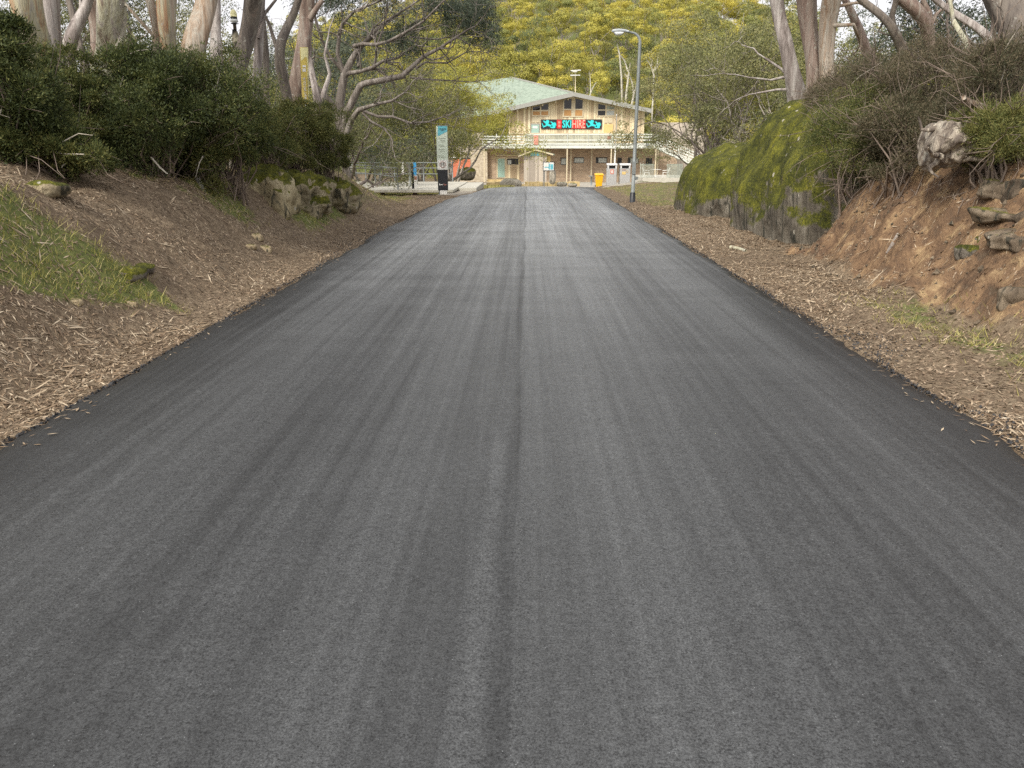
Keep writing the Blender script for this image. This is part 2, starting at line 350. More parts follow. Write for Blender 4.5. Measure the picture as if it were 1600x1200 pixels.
    v = k.m('MULTIPLY_ADD', arc, 0.008, v)
    cc = k.n('ShaderNodeCombineColor')
    k.l(k.m('MULTIPLY', v, 0.97), cc.inputs[0]); k.l(k.m('MULTIPLY', v, 1.01), cc.inputs[1]); k.l(k.m('MULTIPLY', v, 1.025), cc.inputs[2])
    h = k.m('ADD', agg, k.m('MULTIPLY', pit, -0.6))
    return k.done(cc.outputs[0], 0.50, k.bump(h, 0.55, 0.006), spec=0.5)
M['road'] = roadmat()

def boardmat(name, cols, freq=5.0, zs=0.25):
    k = NM(name); p = k.obj(); x, y, z = k.sep(p)
    xx = k.m('ADD', x, k.m('MULTIPLY', y, 0.7))
    cell = k.m('FLOOR', k.m('MULTIPLY', xx, freq))
    wn = k.n('ShaderNodeTexWhiteNoise', noise_dimensions='1D'); k.l(cell, wn.inputs['W'])
    nz = k.noise(k.mp(p, (freq * 1.6, freq, zs)), 1.0, 5, 0.6)
    f = k.m('ADD', k.m('MULTIPLY', wn.outputs[0], 0.5), k.m('MULTIPLY', nz, 0.55))
    c = k.ramp(f, [(0.2 + 0.6 * i / (len(cols) - 1), q) for i, q in enumerate(cols)])
    fr = k.m('FRACT', k.m('MULTIPLY', xx, freq)); gap = k.rng(fr, 0.12, 0.04)
    c = k.mix(k.m('MULTIPLY', gap, 0.7), c, (0.06, 0.045, 0.03))
    return k.done(c, 0.8, k.bump(k.m('SUBTRACT', nz, gap), 0.4, 0.02))
M['boards'] = boardmat('weathered_boards', [(0.34, 0.25, 0.15), (0.58, 0.46, 0.29), (0.76, 0.65, 0.42), (0.84, 0.76, 0.54)], 4.0)
M['boards_grey'] = boardmat('grey_boards', [(0.26, 0.22, 0.18), (0.42, 0.37, 0.30), (0.54, 0.47, 0.38)], 5)

def brickmat():
    k = NM('brick'); p = k.obj(); x, y, z = k.sep(p); cv = k.n('ShaderNodeCombineXYZ'); k.l(x, cv.inputs[0]); k.l(z, cv.inputs[1])
    b = k.n('ShaderNodeTexBrick'); k.l(cv.outputs[0], b.inputs['Vector']); b.inputs['Scale'].default_value = 1
    b.inputs['Color1'].default_value = (0.36, 0.26, 0.175, 1); b.inputs['Color2'].default_value = (0.54, 0.41, 0.28, 1); b.inputs['Mortar'].default_value = (0.30, 0.26, 0.21, 1)
    b.inputs['Mortar Size'].default_value = 0.012; b.inputs['Brick Width'].default_value = 0.46; b.inputs['Row Height'].default_value = 0.15
    c = k.mix(k.rng(k.noise(p, 2.0, 5), 0.4, 0.7, 0, 0.5), b.outputs[0], (0.33, 0.23, 0.15))
    return k.done(c, 0.85)
M['brick'] = brickmat()
def stonemat():
    k = NM('limestone_blocks'); p = k.obj(); v = k.mp(p, (1.4, 1, 2.3)); e = k.voro(v, 1.2, 'DISTANCE_TO_EDGE'); n = k.noise(p, 4, 6)
    c = k.ramp(n, [(0.3, (0.36, 0.30, 0.21)), (0.6, (0.55, 0.48, 0.36)), (0.8, (0.62, 0.56, 0.45))])
    return k.done(k.mix(k.rng(e, 0.06, 0.0, 0, 0.6), c, (0.28, 0.22, 0.15)), 0.85)
M['stone'] = stonemat()
def roofmat():
    k = NM('roof_sheet'); p = k.obj(); n = k.noise(k.mp(p, (1.2, 1.2, 3)), 2.2, 7, 0.7); x = k.sep(p)[0]
    c = k.ramp(n, [(0.35, (0.15, 0.19, 0.14)), (0.5, (0.25, 0.31, 0.24)), (0.75, (0.34, 0.39, 0.31))])
    wv = k.m('SINE', k.m('MULTIPLY', x, 20.0))
    return k.done(c, 0.6, k.bump(wv, 0.3, 0.02))
M['roof'] = roofmat()
M['trim'] = plain('cream_trim', (0.58, 0.50, 0.34), 0.6)
M['fascia'] = plain('grey_fascia', (0.30, 0.30, 0.27), 0.6)
M['deckwhite'] = plain('pale_rail_paint', (0.62, 0.64, 0.57), 0.6, 0.12, 1.5)
M['deckgrey'] = plain('grey_green_rail', (0.30, 0.33, 0.27), 0.7, 0.3, 2.5)
M['glass'] = plain('dark_window_glass', (0.035, 0.033, 0.035), 0.12)
M['amber'] = plain('amber_interior_panel', (0.45, 0.24, 0.08), 0.5)
M['frost'] = plain('pale_blind', (0.45, 0.47, 0.43), 0.5)
M['greendoor'] = plain('green_door_paint', (0.34, 0.50, 0.42), 0.5)
M['reddoor'] = plain('red_roller_door', (0.55, 0.17, 0.09), 0.5)
M['yellowpanel'] = plain('yellow_panel', (0.68, 0.50, 0.20), 0.6)
M['black'] = plain('black_panel', (0.018, 0.020, 0.024), 0.45)
M['cyan'] = plain('cyan_print', (0.03, 0.66, 0.66), 0.5, 0.03)
M['red'] = plain('red_print', (0.62, 0.02, 0.015), 0.5, 0.03)
M['pinkred'] = plain('faded_red_print', (0.62, 0.26, 0.20), 0.5, 0.05)
M['salmon'] = plain('salmon_print', (0.90, 0.50, 0.38), 0.5, 0.03)
M['white'] = plain('white_paint', (0.72, 0.71, 0.67), 0.5, 0.06)
M['teal'] = plain('teal_print', (0.12, 0.42, 0.50), 0.5, 0.05)
M['signpale'] = plain('pale_green_sign', (0.55, 0.62, 0.52), 0.5, 0.04)
M['blue'] = plain('blue_print', (0.04, 0.35, 0.72), 0.5, 0.05)
M['binyellow'] = plain('yellow_plastic', (0.80, 0.42, 0.008), 0.4, 0.05)
M['bingrey'] = plain('pale_steel_bin', (0.42, 0.42, 0.41), 0.45, 0.08)
M['bintop'] = plain('white_bin_hood', (0.62, 0.62, 0.61), 0.4, 0.05)
M['rubber'] = plain('black_rubber', (0.02, 0.02, 0.02), 0.7)
M['steel'] = plain('galvanised_steel', (0.22, 0.24, 0.235), 0.55, 0.15, 3, 0.3)
M['lampgrey'] = plain('lamp_housing', (0.34, 0.37, 0.38), 0.4, 0.05)
M['lens'] = plain('lamp_lens', (0.60, 0.62, 0.60), 0.15, 0.03)
M['concrete'] = plain('concrete_slab', (0.46, 0.44, 0.37), 0.8, 0.12, 3, 0, 0.2)
M['sandstone'] = plain('yellow_sandstone', (0.48, 0.37, 0.18), 0.85, 0.3, 2.5, 0, 0.5)
M['ochre'] = plain('ochre_sign', (0.60, 0.47, 0.11), 0.5, 0.08)
M['ochrepale'] = plain('pale_yellow_sign', (0.72, 0.68, 0.36), 0.5, 0.04)
M['pinkbrown'] = plain('brown_print', (0.30, 0.14, 0.10), 0.5, 0.04)
M['twig'] = plain('bare_twigs', (0.17, 0.13, 0.10), 0.8, 0.35, 5)
M['twig_pale'] = plain('pale_dead_twigs', (0.40, 0.36, 0.29), 0.8, 0.3, 5)
M['asphalt_crumbs'] = plain('loose_asphalt', (0.035, 0.035, 0.037), 0.8, 0.3, 20)
k = NM('mottled_bark'); n_ = k.noise(k.obj(), 5, 5, 0.6, 0.5)
M['mottled'] = k.done(k.ramp(n_, [(0.42, (0.02, 0.017, 0.014)), (0.5, (0.10, 0.085, 0.06)), (0.58, (0.33, 0.30, 0.22))]), 0.9, k.bump(n_, 0.8, 0.05))

# ------------------------------------------------------------------ terrain
def n2(x, y, s, o=0.0):
    """cheap smooth value noise, vectorised"""
    x = np.asarray(x, float) * s + o; y = np.asarray(y, float) * s - o * 0.7
    xi = np.floor(x); yi = np.floor(y); fx = x - xi; fy = y - yi
    fx = fx * fx * (3 - 2 * fx); fy = fy * fy * (3 - 2 * fy)
    h = lambda a, b: np.modf(np.abs(np.sin(a * 127.1 + b * 311.7) * 43758.5453))[0]
    return (h(xi, yi) * (1 - fx) + h(xi + 1, yi) * fx) * (1 - fy) + (h(xi, yi + 1) * (1 - fx) + h(xi + 1, yi + 1) * fx) * fy - 0.5
def fbm(x, y, s, o=0.0, k=4): return sum(n2(x, y, s * 2.03 ** i, o + i * 3.1) / 1.9 ** i for i in range(k))

RY = [-60, 22, 30, 36, 45, 60, 75, 90, 100]; RZ = [0, 0, -0.02, -0.10, -0.45, -1.15, -1.68, -1.98, -1.98]
def zroad(Y): return np.interp(Y, RY, RZ)
EL = ([-60, 18, 25, 28, 31, 36, 43, 50, 60], [-3.1, -3.1, -2.88, -2.72, -2.25, -1.95, -1.65, -1.2, -0.8])
ER = ([-60, 26, 30, 36, 45, 50, 56, 60], [2.9, 2.88, 2.88, 3.0, 3.7, 4.4, 5.0, 5.3])
def eL(Y): return np.interp(Y, *EL)
def eR(Y): return np.interp(Y, *ER)

def terrain(x, y, detail=True):
    x = np.asarray(x, float); y = np.asarray(y, float)
    z0 = zroad(y)
    # left bank
    s = -3.1 - x
    hb = 1.25 * (1 - sm(19, 28.5, y)) * (1.0 + 0.0 * y)
    near = 1 - sm(7.2, 9.2, y + 0.9 * (s - 1.8))          # the grassy spur beside the camera
    prof_n = 1.62 * sm(0.35, 2.35, s); prof_f = 0.14 * sm(0.2, 1.0, s) + 1.16 * sm(0.6, 2.25, s)
    zl = near * prof_n + (1 - near) * prof_f * hb / 1.25
    zl = zl + np.clip(s - 2.3, 0, 3.6) * 0.46 * (1 - sm(20, 30, y)) * sm(1, 5, y) + np.clip(s - 6, 0, 30) * 0.05
    zl = zl - 0.36 * sm(29.5, 31, y) * sm(0.3, 1.0, s + (3.1 + eL(y)) * 0)* (1 - sm(44, 52, y))
    # right bank
    t = x - 2.9
    hbr = (1 - sm(19, 27, y))
    cutn = 0.25 * fbm(x, y, 0.9, 5) + 0.95 * sm(11.6, 13.2, y)
    zr = (0.06 * sm(0.1, 1.0, t) + 1.38 * sm(1.15 + cutn, 2.45 + cutn, t) + np.clip(t - 2.3, 0, 4.5) * 0.30 + np.clip(t - 6.8, 0, 30) * 0.05) * hbr
    zr = zr + 0.25 * sm(1.2, 4, t) * sm(26, 30, y) * (1 - sm(50, 60, y))
    z = z0 + np.where(s > 0, zl, 0) + np.where(t > 0, zr, 0)
    out = np.where(s > 0, s, np.where(t > 0, t, 0))
    if detail:
        z = z + np.where(t > 0, (fbm(x, y, 2.2, 17, 4) * 0.22 + np.abs(fbm(x, y, 1.4, 27, 4)) * 0.25) * sm(1.0, 1.7, t) * (1 - sm(2.6, 3.4, t)) * sm(5, 6.5, y) * (1 - sm(12.5, 14, y)) + fbm(x, y + x, 5.5, 91, 4) * 0.13 * sm(1.1, 1.5, t) * (1 - sm(3, 4, t)) * (1 - sm(13, 14, y)), 0)
        z = z + fbm(x, y, 0.7, 1.3) * 0.16 * sm(0.3, 2.0, out) + fbm(x, y, 3.5, 7.3, 3) * 0.06 * sm(0.05, 0.8, out)
    inside = ((x > eL(y) - 0.02) & (x < eR(y) + 0.02) & (y < 57))
    z = z - np.where(inside, 0.06, 0.0) - 0.012
    # hill behind the lodge
    hx = np.exp(-((x - 12) / (95.0)) ** 2)
    hill = np.clip(y - 99, 0, 125) * 0.335 + np.clip(y - 224, 0, 60) * 0.33
    far = sm(60, 120, np.abs(x))
    z = z + hill * hx
    return z

def tz(x, y): return float(terrain(x, y))
def hit(u, v):
    """where the sight line through photo pixel (u, v) meets the ground"""
    d = P(u, v, 1.0) - EYE; t = np.arange(2.5, 70, 0.02); q = EYE[None] + d[None] * t[:, None]
    k_ = np.nonzero(q[:, 2] < terrain(q[:, 0], q[:, 1]))[0]
    return q[k_[0]] if len(k_) else q[-1]

def grid_mesh(name, xs, ys, mat, mask=None, zf=terrain):
    X, Y = np.meshgrid(xs, ys); Z = zf(X, Y)
    V = np.stack([X, Y, Z], -1).reshape(-1, 3); nx, ny = len(xs), len(ys)
    i, j = np.meshgrid(np.arange(ny - 1), np.arange(nx - 1), indexing='ij')
    q = np.stack([i * nx + j, i * nx + j + 1, (i + 1) * nx + j + 1, (i + 1) * nx + j], -1).reshape(-1, 4)
    mb = MB(); mb.add(V, q, smooth=True); o = mb.build(name, mat)
    if mask is not None:
        a = o.data.attributes.new('mask', 'FLOAT_COLOR', 'POINT'); a.data.foreach_set('color', mask(X, Y).reshape(-1, 4).astype(np.float32).ravel())
    return o

def mask(X, Y):
    s = -3.1 - X; t = X - 2.9
    grass = sm(0.75, 1.25, s + fbm(X, Y, 1.2, 9) * 0.8) * (1 - sm(6.9, 8.1, Y + 0.9 * (s - 1.8))) * (1 - 0.6 * sm(3.0, 4, s))
    grass = np.maximum(grass, np.clip(2.6 * (fbm(X, Y, 0.8, 43) + 0.02), 0, 0.75) * sm(1.0, 1.6, s) * (1 - sm(3.2, 4.2, s)) * sm(7.5, 8.6, Y) * (1 - sm(28, 31, Y)))
    grass = np.maximum(grass, (0.45 + 0.9 * np.clip(fbm(X, Y, 0.9, 63) + .1, 0, 1)) * sm(0.5, 1.2, s) * sm(12.5, 15, Y) * (1 - sm(28, 31, Y)))
    grass = np.maximum(grass, (0.55 + 1.2 * np.clip(fbm(X, Y, 0.9, 2) + .1, 0, 1)) * sm(0.45, 1.0, t) * (1 - sm(8.0, 9.2, Y)) * (1 - sm(1.15, 1.6, t)))
    grass = np.maximum(grass, 0.55 * sm(22, 24, Y) * (1 - sm(40, 48, Y)) * sm(0.5, 1.1, t))
    grass = np.maximum(grass, sm(40, 44, Y) * (1 - sm(60, 64, Y)) * sm(-0.5, 0.4, eL(Y) - X))
    cut = 0.95 * sm(1.15, 1.5, t) * (1 - sm(2.5, 3.1, t)) * sm(5.0, 7.6, Y) * (1 - sm(12.4, 13.4, Y)) * (0.72 + 0.5 * (fbm(X, Y, 1.1, 77) > -0.12))
    grass = np.maximum(grass, sm(97, 101, Y))
    pale = sm(56.5, 57.5, Y) * (1 - sm(96, 99, Y)) * (1 - sm(25, 30, np.abs(X))) * sm(-6, -3, X)
    pale = np.maximum(pale, 0.75 * sm(43, 47, Y) * (1 - sm(52, 58, Y)) * sm(0.2, 0.6, X - eR(Y)))
    pale = np.maximum(pale, 0.55 * sm(29, 30.5, Y) * (1 - sm(36, 40, Y)) * sm(0.0, 0.3, eL(Y) - X) * (1 - sm(1.2, 2.2, eL(Y) - X)))
    return np.stack([grass * 0.9, cut, pale, np.ones_like(X)], -1)

xs = np.unique(np.concatenate([np.linspace(-700, -60, 14), np.linspace(-60, -14, 24), np.linspace(-14, -8, 25), np.arange(-8, -2.4, 0.07), np.linspace(-2.4, 2.3, 10), np.arange(2.3, 8, 0.07), np.linspace(8, 14, 25), np.linspace(14, 70, 28), np.linspace(70, 700, 14)]))
ys = np.unique(np.concatenate([np.linspace(-60, 0, 12), np.linspace(0, 3, 10), np.arange(3, 16, 0.08), np.arange(16, 32, 0.16), np.linspace(32, 60, 57), np.linspace(60, 120, 31), np.linspace(120, 300, 37), np.linspace(300, 1500, 10)]))
ground = grid_mesh('ground', xs, ys, M['ground'], mask); tag(ground, kind='structure')

# road slab, with crumbled edges
ry = np.unique(np.concatenate([np.linspace(-30, 1, 16), np.arange(1, 30, 0.12), np.linspace(30, 57, 55)]))
tt = np.concatenate([[0], np.linspace(0, 1, 49), [1]])
V = []; nT = len(tt)
for y in ry:
    a = float(eL(y)) + 0.08 * float(fbm(0.0, y, 1.6, 3)) + 0.05 * float(fbm(0, y, 9, 4)); b = float(eR(y)) + 0.08 * float(fbm(50.0, y, 1.6, 8)) + 0.05 * float(fbm(0, y, 9, 14))
    for i, t in enumerate(tt):
        x = a + (b - a) * t; crown = 0.018 * (1 - ((x + 0.1) / 3.0) ** 2); dz = 0.0
        z = float(zroad(y)) + 0.022 + crown * (1 if y < 40 else 0.3)
        if abs(x + 0.08) < 0.06: z -= 0.006
        e = min(t, 1 - t) * (b - a); z -= 0.022 * (1 - min(1, e / 0.14)) ** 2
        if i == 0: x -= 0.03; z -= 0.14
        if i == nT - 1: x += 0.03; z -= 0.14
        V.append((x, y, z))
i, j = np.meshgrid(np.arange(len(ry) - 1), np.arange(nT - 1), indexing='ij')
q = np.stack([i * nT + j, i * nT + j + 1, (i + 1) * nT + j + 1, (i + 1) * nT + j], -1).reshape(-1, 4)
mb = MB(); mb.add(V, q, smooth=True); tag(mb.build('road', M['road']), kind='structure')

# ------------------------------------------------------------------ litter, grass
RG = np.random.default_rng(11)
def on_ground(x, y, size, aspect, rng, flat=0.35, lift=0.008, mb=None, dirs=None):
    n = len(x); z = terrain(x, y) + lift; e = 0.04
    gx = (terrain(x + e, y) - z + lift) / e; gy = (terrain(x, y + e) - z + lift) / e
    th = rng.uniform(0, 2 * math.pi, n) if dirs is None else dirs
    D = np.stack([np.cos(th), np.sin(th), np.cos(th) * gx + np.sin(th) * gy + rng.normal(0, flat, n)], -1)
    N = np.stack([-gx, -gy, np.ones(n)], -1) + rng.normal(0, flat, (n, 3)); D /= np.linalg.norm(D, axis=1)[:, None]
    W = np.cross(D, N); W /= np.linalg.norm(W, axis=1)[:, None] + 1e-9
    C = np.stack([x, y, z], -1); L = (size * rng.uniform(0.5, 1.4, n))[:, None]; w_ = L * aspect * 0.5
    V = np.stack([C - D * L / 2, C + W * w_, C + D * L / 2, C - W * w_], 1).reshape(-1, 3)
    mb.add(V, np.arange(4 * n).reshape(-1, 4))
def samp(n, x0, x1, y0, y1, rng, pw=0.6):
    y = y0 + (y1 - y0) * rng.uniform(0, 1, n) ** (1 / pw); return rng.uniform(x0, x1, n), y
def scatter(n, side, y0, y1, smax, keep, rng):
    y = np.exp(rng.uniform(math.log(y0), math.log(y1), n)); s = rng.uniform(0, 1, n) ** 0.9 * smax
    x = np.where(side < 0, eL(y) - 0.03 - s, eR(y) + 0.03 + s); kk = keep(x, y, s, rng.uniform(0, 1, n)); return x[kk], y[kk]
mb = MB()
patch = lambda x, y: np.clip(0.50 + 2.6 * fbm(x, y, 0.8, 21), 0.04, 1)
x, y = scatter(95000, -1, 3.2, 30, 4.2, lambda x, y, s, r: (r < patch(x, y) * (1 - 0.85 * mask(x, y)[..., 0])), RG); on_ground(x, y, 0.054, 0.17, RG, 0.35, mb=mb)
x, y = scatter(52000, 1, 3.2, 27, 2.6, lambda x, y, s, r: (r < patch(x, y) * (1 - 0.8 * mask(x, y)[..., 0]) * (1 - 0.72 * mask(x, y)[..., 1])), RG); on_ground(x, y, 0.054, 0.17, RG, 0.35, mb=mb)
x, y = scatter(3200, -1, 3.4, 28, 3.6, lambda x, y, s, r: r < patch(x, y), RG); on_ground(x, y, 0.20, 0.07, RG, 0.2, 0.015, mb=mb)
x, y = scatter(2200, 1, 3.4, 26, 2.6, lambda x, y, s, r: r < patch(x, y), RG); on_ground(x, y, 0.20, 0.07, RG, 0.2, 0.015, mb=mb)
for sd_ in (-1, 1):      # a few leaves blown on to the tarmac edge
    y = np.exp(RG.uniform(math.log(3.4), math.log(24), 150)); x = np.where(sd_ < 0, eL(y) + np.abs(RG.normal(0, .10, 150)), eR(y) - np.abs(RG.normal(0, .10, 150)))
    mb.leaves(np.stack([x, y, zroad(y) + .032], -1), .06, .17, RG, D=np.stack([RG.normal(size=150), RG.normal(size=150), RG.normal(0, .08, 150)], -1), N=np.tile([0.05, 0, 1.0], (150, 1)))
tag(mb.build('leaf_litter', M['litter']), 'dry pale eucalyptus leaves lying thick along both verges of the road', 'leaf litter', kind='stuff')
mb = MB()
x, y = scatter(60000, -1, 3.0, 30, 3.6, lambda x, y, s, r: r < 0.9 - 0.6 * mask(x, y)[..., 0], RG); on_ground(x, y, 0.045, 0.32, RG, 0.3, 0.004, mb=mb)
x, y = scatter(40000, 1, 3.0, 27, 2.4, lambda x, y, s, r: r < 0.9 - 0.6 * mask(x, y)[..., 0] - 0.6 * mask(x, y)[..., 1], RG); on_ground(x, y, 0.045, 0.32, RG, 0.3, 0.004, mb=mb)
tag(mb.build('bark_litter', M['litter_dark']), 'brown bark scraps and broken leaves covering the soil of the verges', 'bark litter', kind='stuff')
# grass
def blades(mb, x, y, h, wd, rng, lean=0.5):
    n = len(x); z = terrain(x, y) - 0.01; C = np.stack([x, y, z], -1)
    T = C + np.stack([rng.normal(0, lean, n), rng.normal(0, lean, n), np.ones(n)], -1) * (h * rng.uniform(0.4, 1.3, n))[:, None]
    a = rng.uniform(0, 2 * math.pi, n); W = np.stack([np.cos(a), np.sin(a), 0 * a], -1) * wd / 2
    mb.add(np.stack([C - W, C + W, T], 1).reshape(-1, 3), tris=np.arange(3 * n).reshape(-1, 3))
mb = MB()
x, y = scatter(170000, -1, 3.4, 30, 4.6, lambda x, y, s, r: r < (mask(x, y)[..., 0] ** 1.6 * np.clip(0.8 + 2 * fbm(x, y, 2.5, 31), 0.1, 1)), RG); blades(mb, x, y, 0.085, 0.008, RG, 0.7)
x, y = scatter(110000, 1, 3.4, 45, 3.4, lambda x, y, s, r: r < (mask(x, y)[..., 0] ** 1.4 * np.clip(0.7 + 2 * fbm(x, y, 2.5, 41), 0.05, 1)), RG); blades(mb, x, y, 0.075, 0.008, RG, 0.7)
x = RG.uniform(-16, -1, 26000); y = RG.uniform(40, 63, 26000); kk = (mask(x, y)[..., 0] > 0.5); blades(mb, x[kk], y[kk], 0.16, 0.04, RG, 0.5)
tag(mb.build('grass', M['grass']), 'short green and straw grass on the banks and around the lamp post', 'grass', kind='stuff')
# crumbs of asphalt spilt along the edges
mb = MB(); n = 7000; y = np.exp(RG.uniform(math.log(3.2), math.log(24), n)); sd = RG.uniform(0, 1, n) < 0.5
off = np.abs(RG.normal(0, 0.10, n)) * (0.12 + 1.5 * np.clip(fbm(0 * y, y, 0.5, 51), 0, 1) + np.where(sd, 3.4 * np.exp(-((y - 15.5) / 2.6) ** 2), 3.2 * np.exp(-((y - 6.9) / .5) ** 2) + 3.0 * np.exp(-((y - 4.75) / .25) ** 2) + 3.4 * np.exp(-((y - 21) / 2.5) ** 2))); x = np.where(sd, eL(y) - off - 0.02, eR(y) + off + 0.02); z = terrain(x, y) + 0.008
mb.leaves(np.stack([x, y, z], -1), 0.020, 0.9, RG); tag(mb.build('asphalt_crumbs', M['asphalt_crumbs']), 'black crumbs of loose asphalt spilt along the road edges', 'gravel', kind='stuff')

# ------------------------------------------------------------------ rocks
def rock_mb(c, rad, seed, sub=48, power=2.6, amp=0.16, freq=0.9, rot=0.0, ledge=0.0, fine=0.03):
    mb = MB(); nu, nv = sub * 2, sub; V = []
    for i in range(nv + 1):
        ph = math.pi * i / nv - math.pi / 2
        for j in range(nu):
            th = 2 * math.pi * j / nu; d = Vector((math.cos(ph) * math.cos(th), math.cos(ph) * math.sin(th), math.sin(ph)))
            q = (abs(d.x) ** power + abs(d.y) ** power + abs(d.z) ** power) ** (-1 / power); p = d * q
            w0 = Vector((p.x * rad[0], p.y * rad[1], p.z * rad[2]))
            s1 = mn.fractal(w0 * freq + Vector((seed * 7.3, seed * 1.7, 0)), 1.0, 2.0, 4)
            s2 = mn.fractal(Vector((w0.x * 3.2, w0.y * 3.2, w0.z * 1.3)) + Vector((seed, 3, 9)), 1.0, 2.0, 4)
            k_ = 1 + amp * s1
            w1 = w0 * k_ + d * (fine * s2 + (-ledge * abs(math.sin(w0.z * 4.2 + s1 * 2)) if ledge else 0))
            cx, sx = math.cos(rot), math.sin(rot)
            V.append((c[0] + w1.x * cx - w1.y * sx, c[1] + w1.x * sx + w1.y * cx, c[2] + w1.z))
    q = [(i * nu + j, i * nu + (j + 1) % nu, (i + 1) * nu + (j + 1) % nu, (i + 1) * nu + j) for i in range(nv) for j in range(nu)]
    mb.add(V, q, smooth=True); return mb

def rock(name, label, c, rad, seed, mat, cat='rock', group=None, **kw):
    o = rock_mb(c, rad, seed, **kw).build(name, mat, origin=tuple(float(q) for q in c)); return tag(o, label, cat, group)

def moss_on(mbs, rng, n, zmin=0.35, size=0.05):
    """tufts on the upward faces of a rock"""
    V = np.concatenate(mbs.V); Q = np.concatenate([a for a, m, s in mbs.Q]); A = V[Q[:, 0]]; B = V[Q[:, 1]]; C = V[Q[:, 2]]; D = V[Q[:, 3]]
    N = np.cross(C - A, D - B); ar = np.linalg.norm(N, axis=1) + 1e-12; N /= ar[:, None]
    pr = ar * np.clip((N[:, 2] - zmin) * 1.6 + 0.9 * fbm(A[:, 0] + A[:, 2], A[:, 1] - A[:, 2] * .5, 1.8, 3), 0, 1); pr /= pr.sum()
    i = rng.choice(len(Q), n, p=pr); a = rng.uniform(0, 1, (n, 1)); b = rng.uniform(0, 1, (n, 1))
    C0 = A[i] * (1 - a) * (1 - b) + B[i] * a * (1 - b) + C[i] * a * b + D[i] * (1 - a) * b
    m = MB(); m.leaves(C0 - N[i] * 0.01, size, 0.4, rng, D=N[i] + rng.normal(0, 0.8, (n, 3))); return m

rm = rock_mb((6.95, 15.7, 0.35), (2.45, 4.4, 2.55), 3, sub=170, power=2.45, amp=0.09, freq=0.6, rot=0.06, ledge=0.0, fine=0.045)
bo = thing('mossy_boulder', 'huge moss covered granite boulder beside the right edge of the road', 'boulder', (6.85, 16.4, 0.35))
rm.build('stone', M['boulder'], bo); moss_on(rm, RG, 70000, 0.15, 0.014).build('moss', M['moss_tuft'], bo)
rm = rock_mb((5.95, 21.6, 0.15), (1.75, 3.3, 1.62), 8, sub=100, power=2.5, amp=0.10, freq=0.7, ledge=0.0, fine=0.045)
bo = thing('mossy_boulder', 'lower mossy boulder just behind the huge one, nearer the lamp post', 'boulder', (5.95, 21.6, 0.15))
rm.build('stone', M['boulder'], bo); moss_on(rm, RG, 24000, 0.3, 0.014).build('moss', M['moss_tuft'], bo)
# rocks in the left bank
c = hit(430, 318); rock('bank_rock', 'pale faced rock in the left bank, below the shrubs', (c[0] - 0.25, c[1] + 0.25, c[2] + 0.10), (0.56, 0.55, 0.50), 4, M['bank_face'], sub=60, power=3.4, amp=0.22, freq=1.6, fine=0.08)
c = hit(478, 318); rock('bank_rock', 'mossy lumpy rock in the left bank, right of the pale faced rock', (c[0] - .2, c[1] + 0.25, c[2] + 0.12), (0.60, 0.75, 0.44), 5, M['bank_stone'], sub=60, power=2.8, amp=0.35, freq=1.6, fine=0.14)
c = hit(522, 316); rock('bank_rock', 'moss topped rock at the far end of the left bank outcrop', (c[0] - .2, c[1] + 0.25, c[2] + 0.10), (0.6, 0.85, 0.42), 6, M['bank_stone'], sub=60, power=2.8, amp=0.35, freq=1.6, fine=0.14)
c = hit(62, 296); rock('bank_rock', 'small rock with a moss cap on top of the grassy spur', (c[0], c[1] + .1, c[2] - 0.01), (0.22, 0.2, 0.09), 7, M['rock_half'], sub=30, amp=0.3, freq=3)
c = hit(205, 425); rock('bank_rock', 'low mossy stone at the foot of the grassy spur', (c[0], c[1] + .1, c[2] - 0.02), (0.12, 0.34, 0.07), 9, M['rock_mossy'], sub=30, amp=0.35, freq=3)
for (u, v, r_, lb) in ((120, 475, .05, 'small tan stone among the litter below the grassy spur'), (208, 476, .05, 'small greenish stone lying right of the tan stone'), (400, 372, .08, 'lower pale stone in the litter under the left bank'), (392, 388, .06, 'second pale stone in the litter, nearer the road'), (416, 390, .07, 'flat pale stone beside the second pale stone')):
    p = hit(u, v); rock('stone', lb, (p[0], p[1], p[2] + r_ * .1), (r_ * 1.3, r_, r_ * .8), u, M['stone_tan'], 'stone', sub=20, amp=0.45, freq=5, power=3.5, fine=0.02)
# ledges in the right bank
for (u, v, rx, ry_, rz_, sd, mt, lb) in ((1585, 300, .42, .5, .13, 21, 'rock_ledge', 'flat ledge rock at the top of the orange cut, by the right picture edge'),
                              (1592, 345, .32, .45, .10, 22, 'rock_ledge', 'grey mossy ledge rock halfway down the orange cut'),
                              (1598, 385, .30, .4, .09, 23, 'rock_ledge', 'pale brown ledge rock low in the orange cut'),
                              (1590, 478, .20, .22, .13, 24, 'rock_ledge', 'round brown rock at the foot of the right bank'),
                              (1535, 380, .20, .22, .12, 25, 'rock_mossy', 'dark mossy rock beside the lowest ledge of the cut'),
                              (1508, 400, .12, .14, .08, 26, 'rock_mossy', 'small dark mossy stone at the toe of the ledges')):
    p = hit(u, v); rock('ledge_rock', lb, (p[0] + rx * .85, p[1] + ry_ * .4, p[2] + rz_ * .1), (rx, ry_, rz_), sd, M[mt], sub=50, power=3.6, amp=0.45, freq=2.4, fine=0.07, rot=0.5)
mb = MB(); n_ = 260; x = 2.9 + RG.uniform(1.1, 2.4, n_); y = RG.uniform(6.8, 13, n_); r_ = np.abs(RG.normal(0, .016, n_)) + .008; z = terrain(x, y)
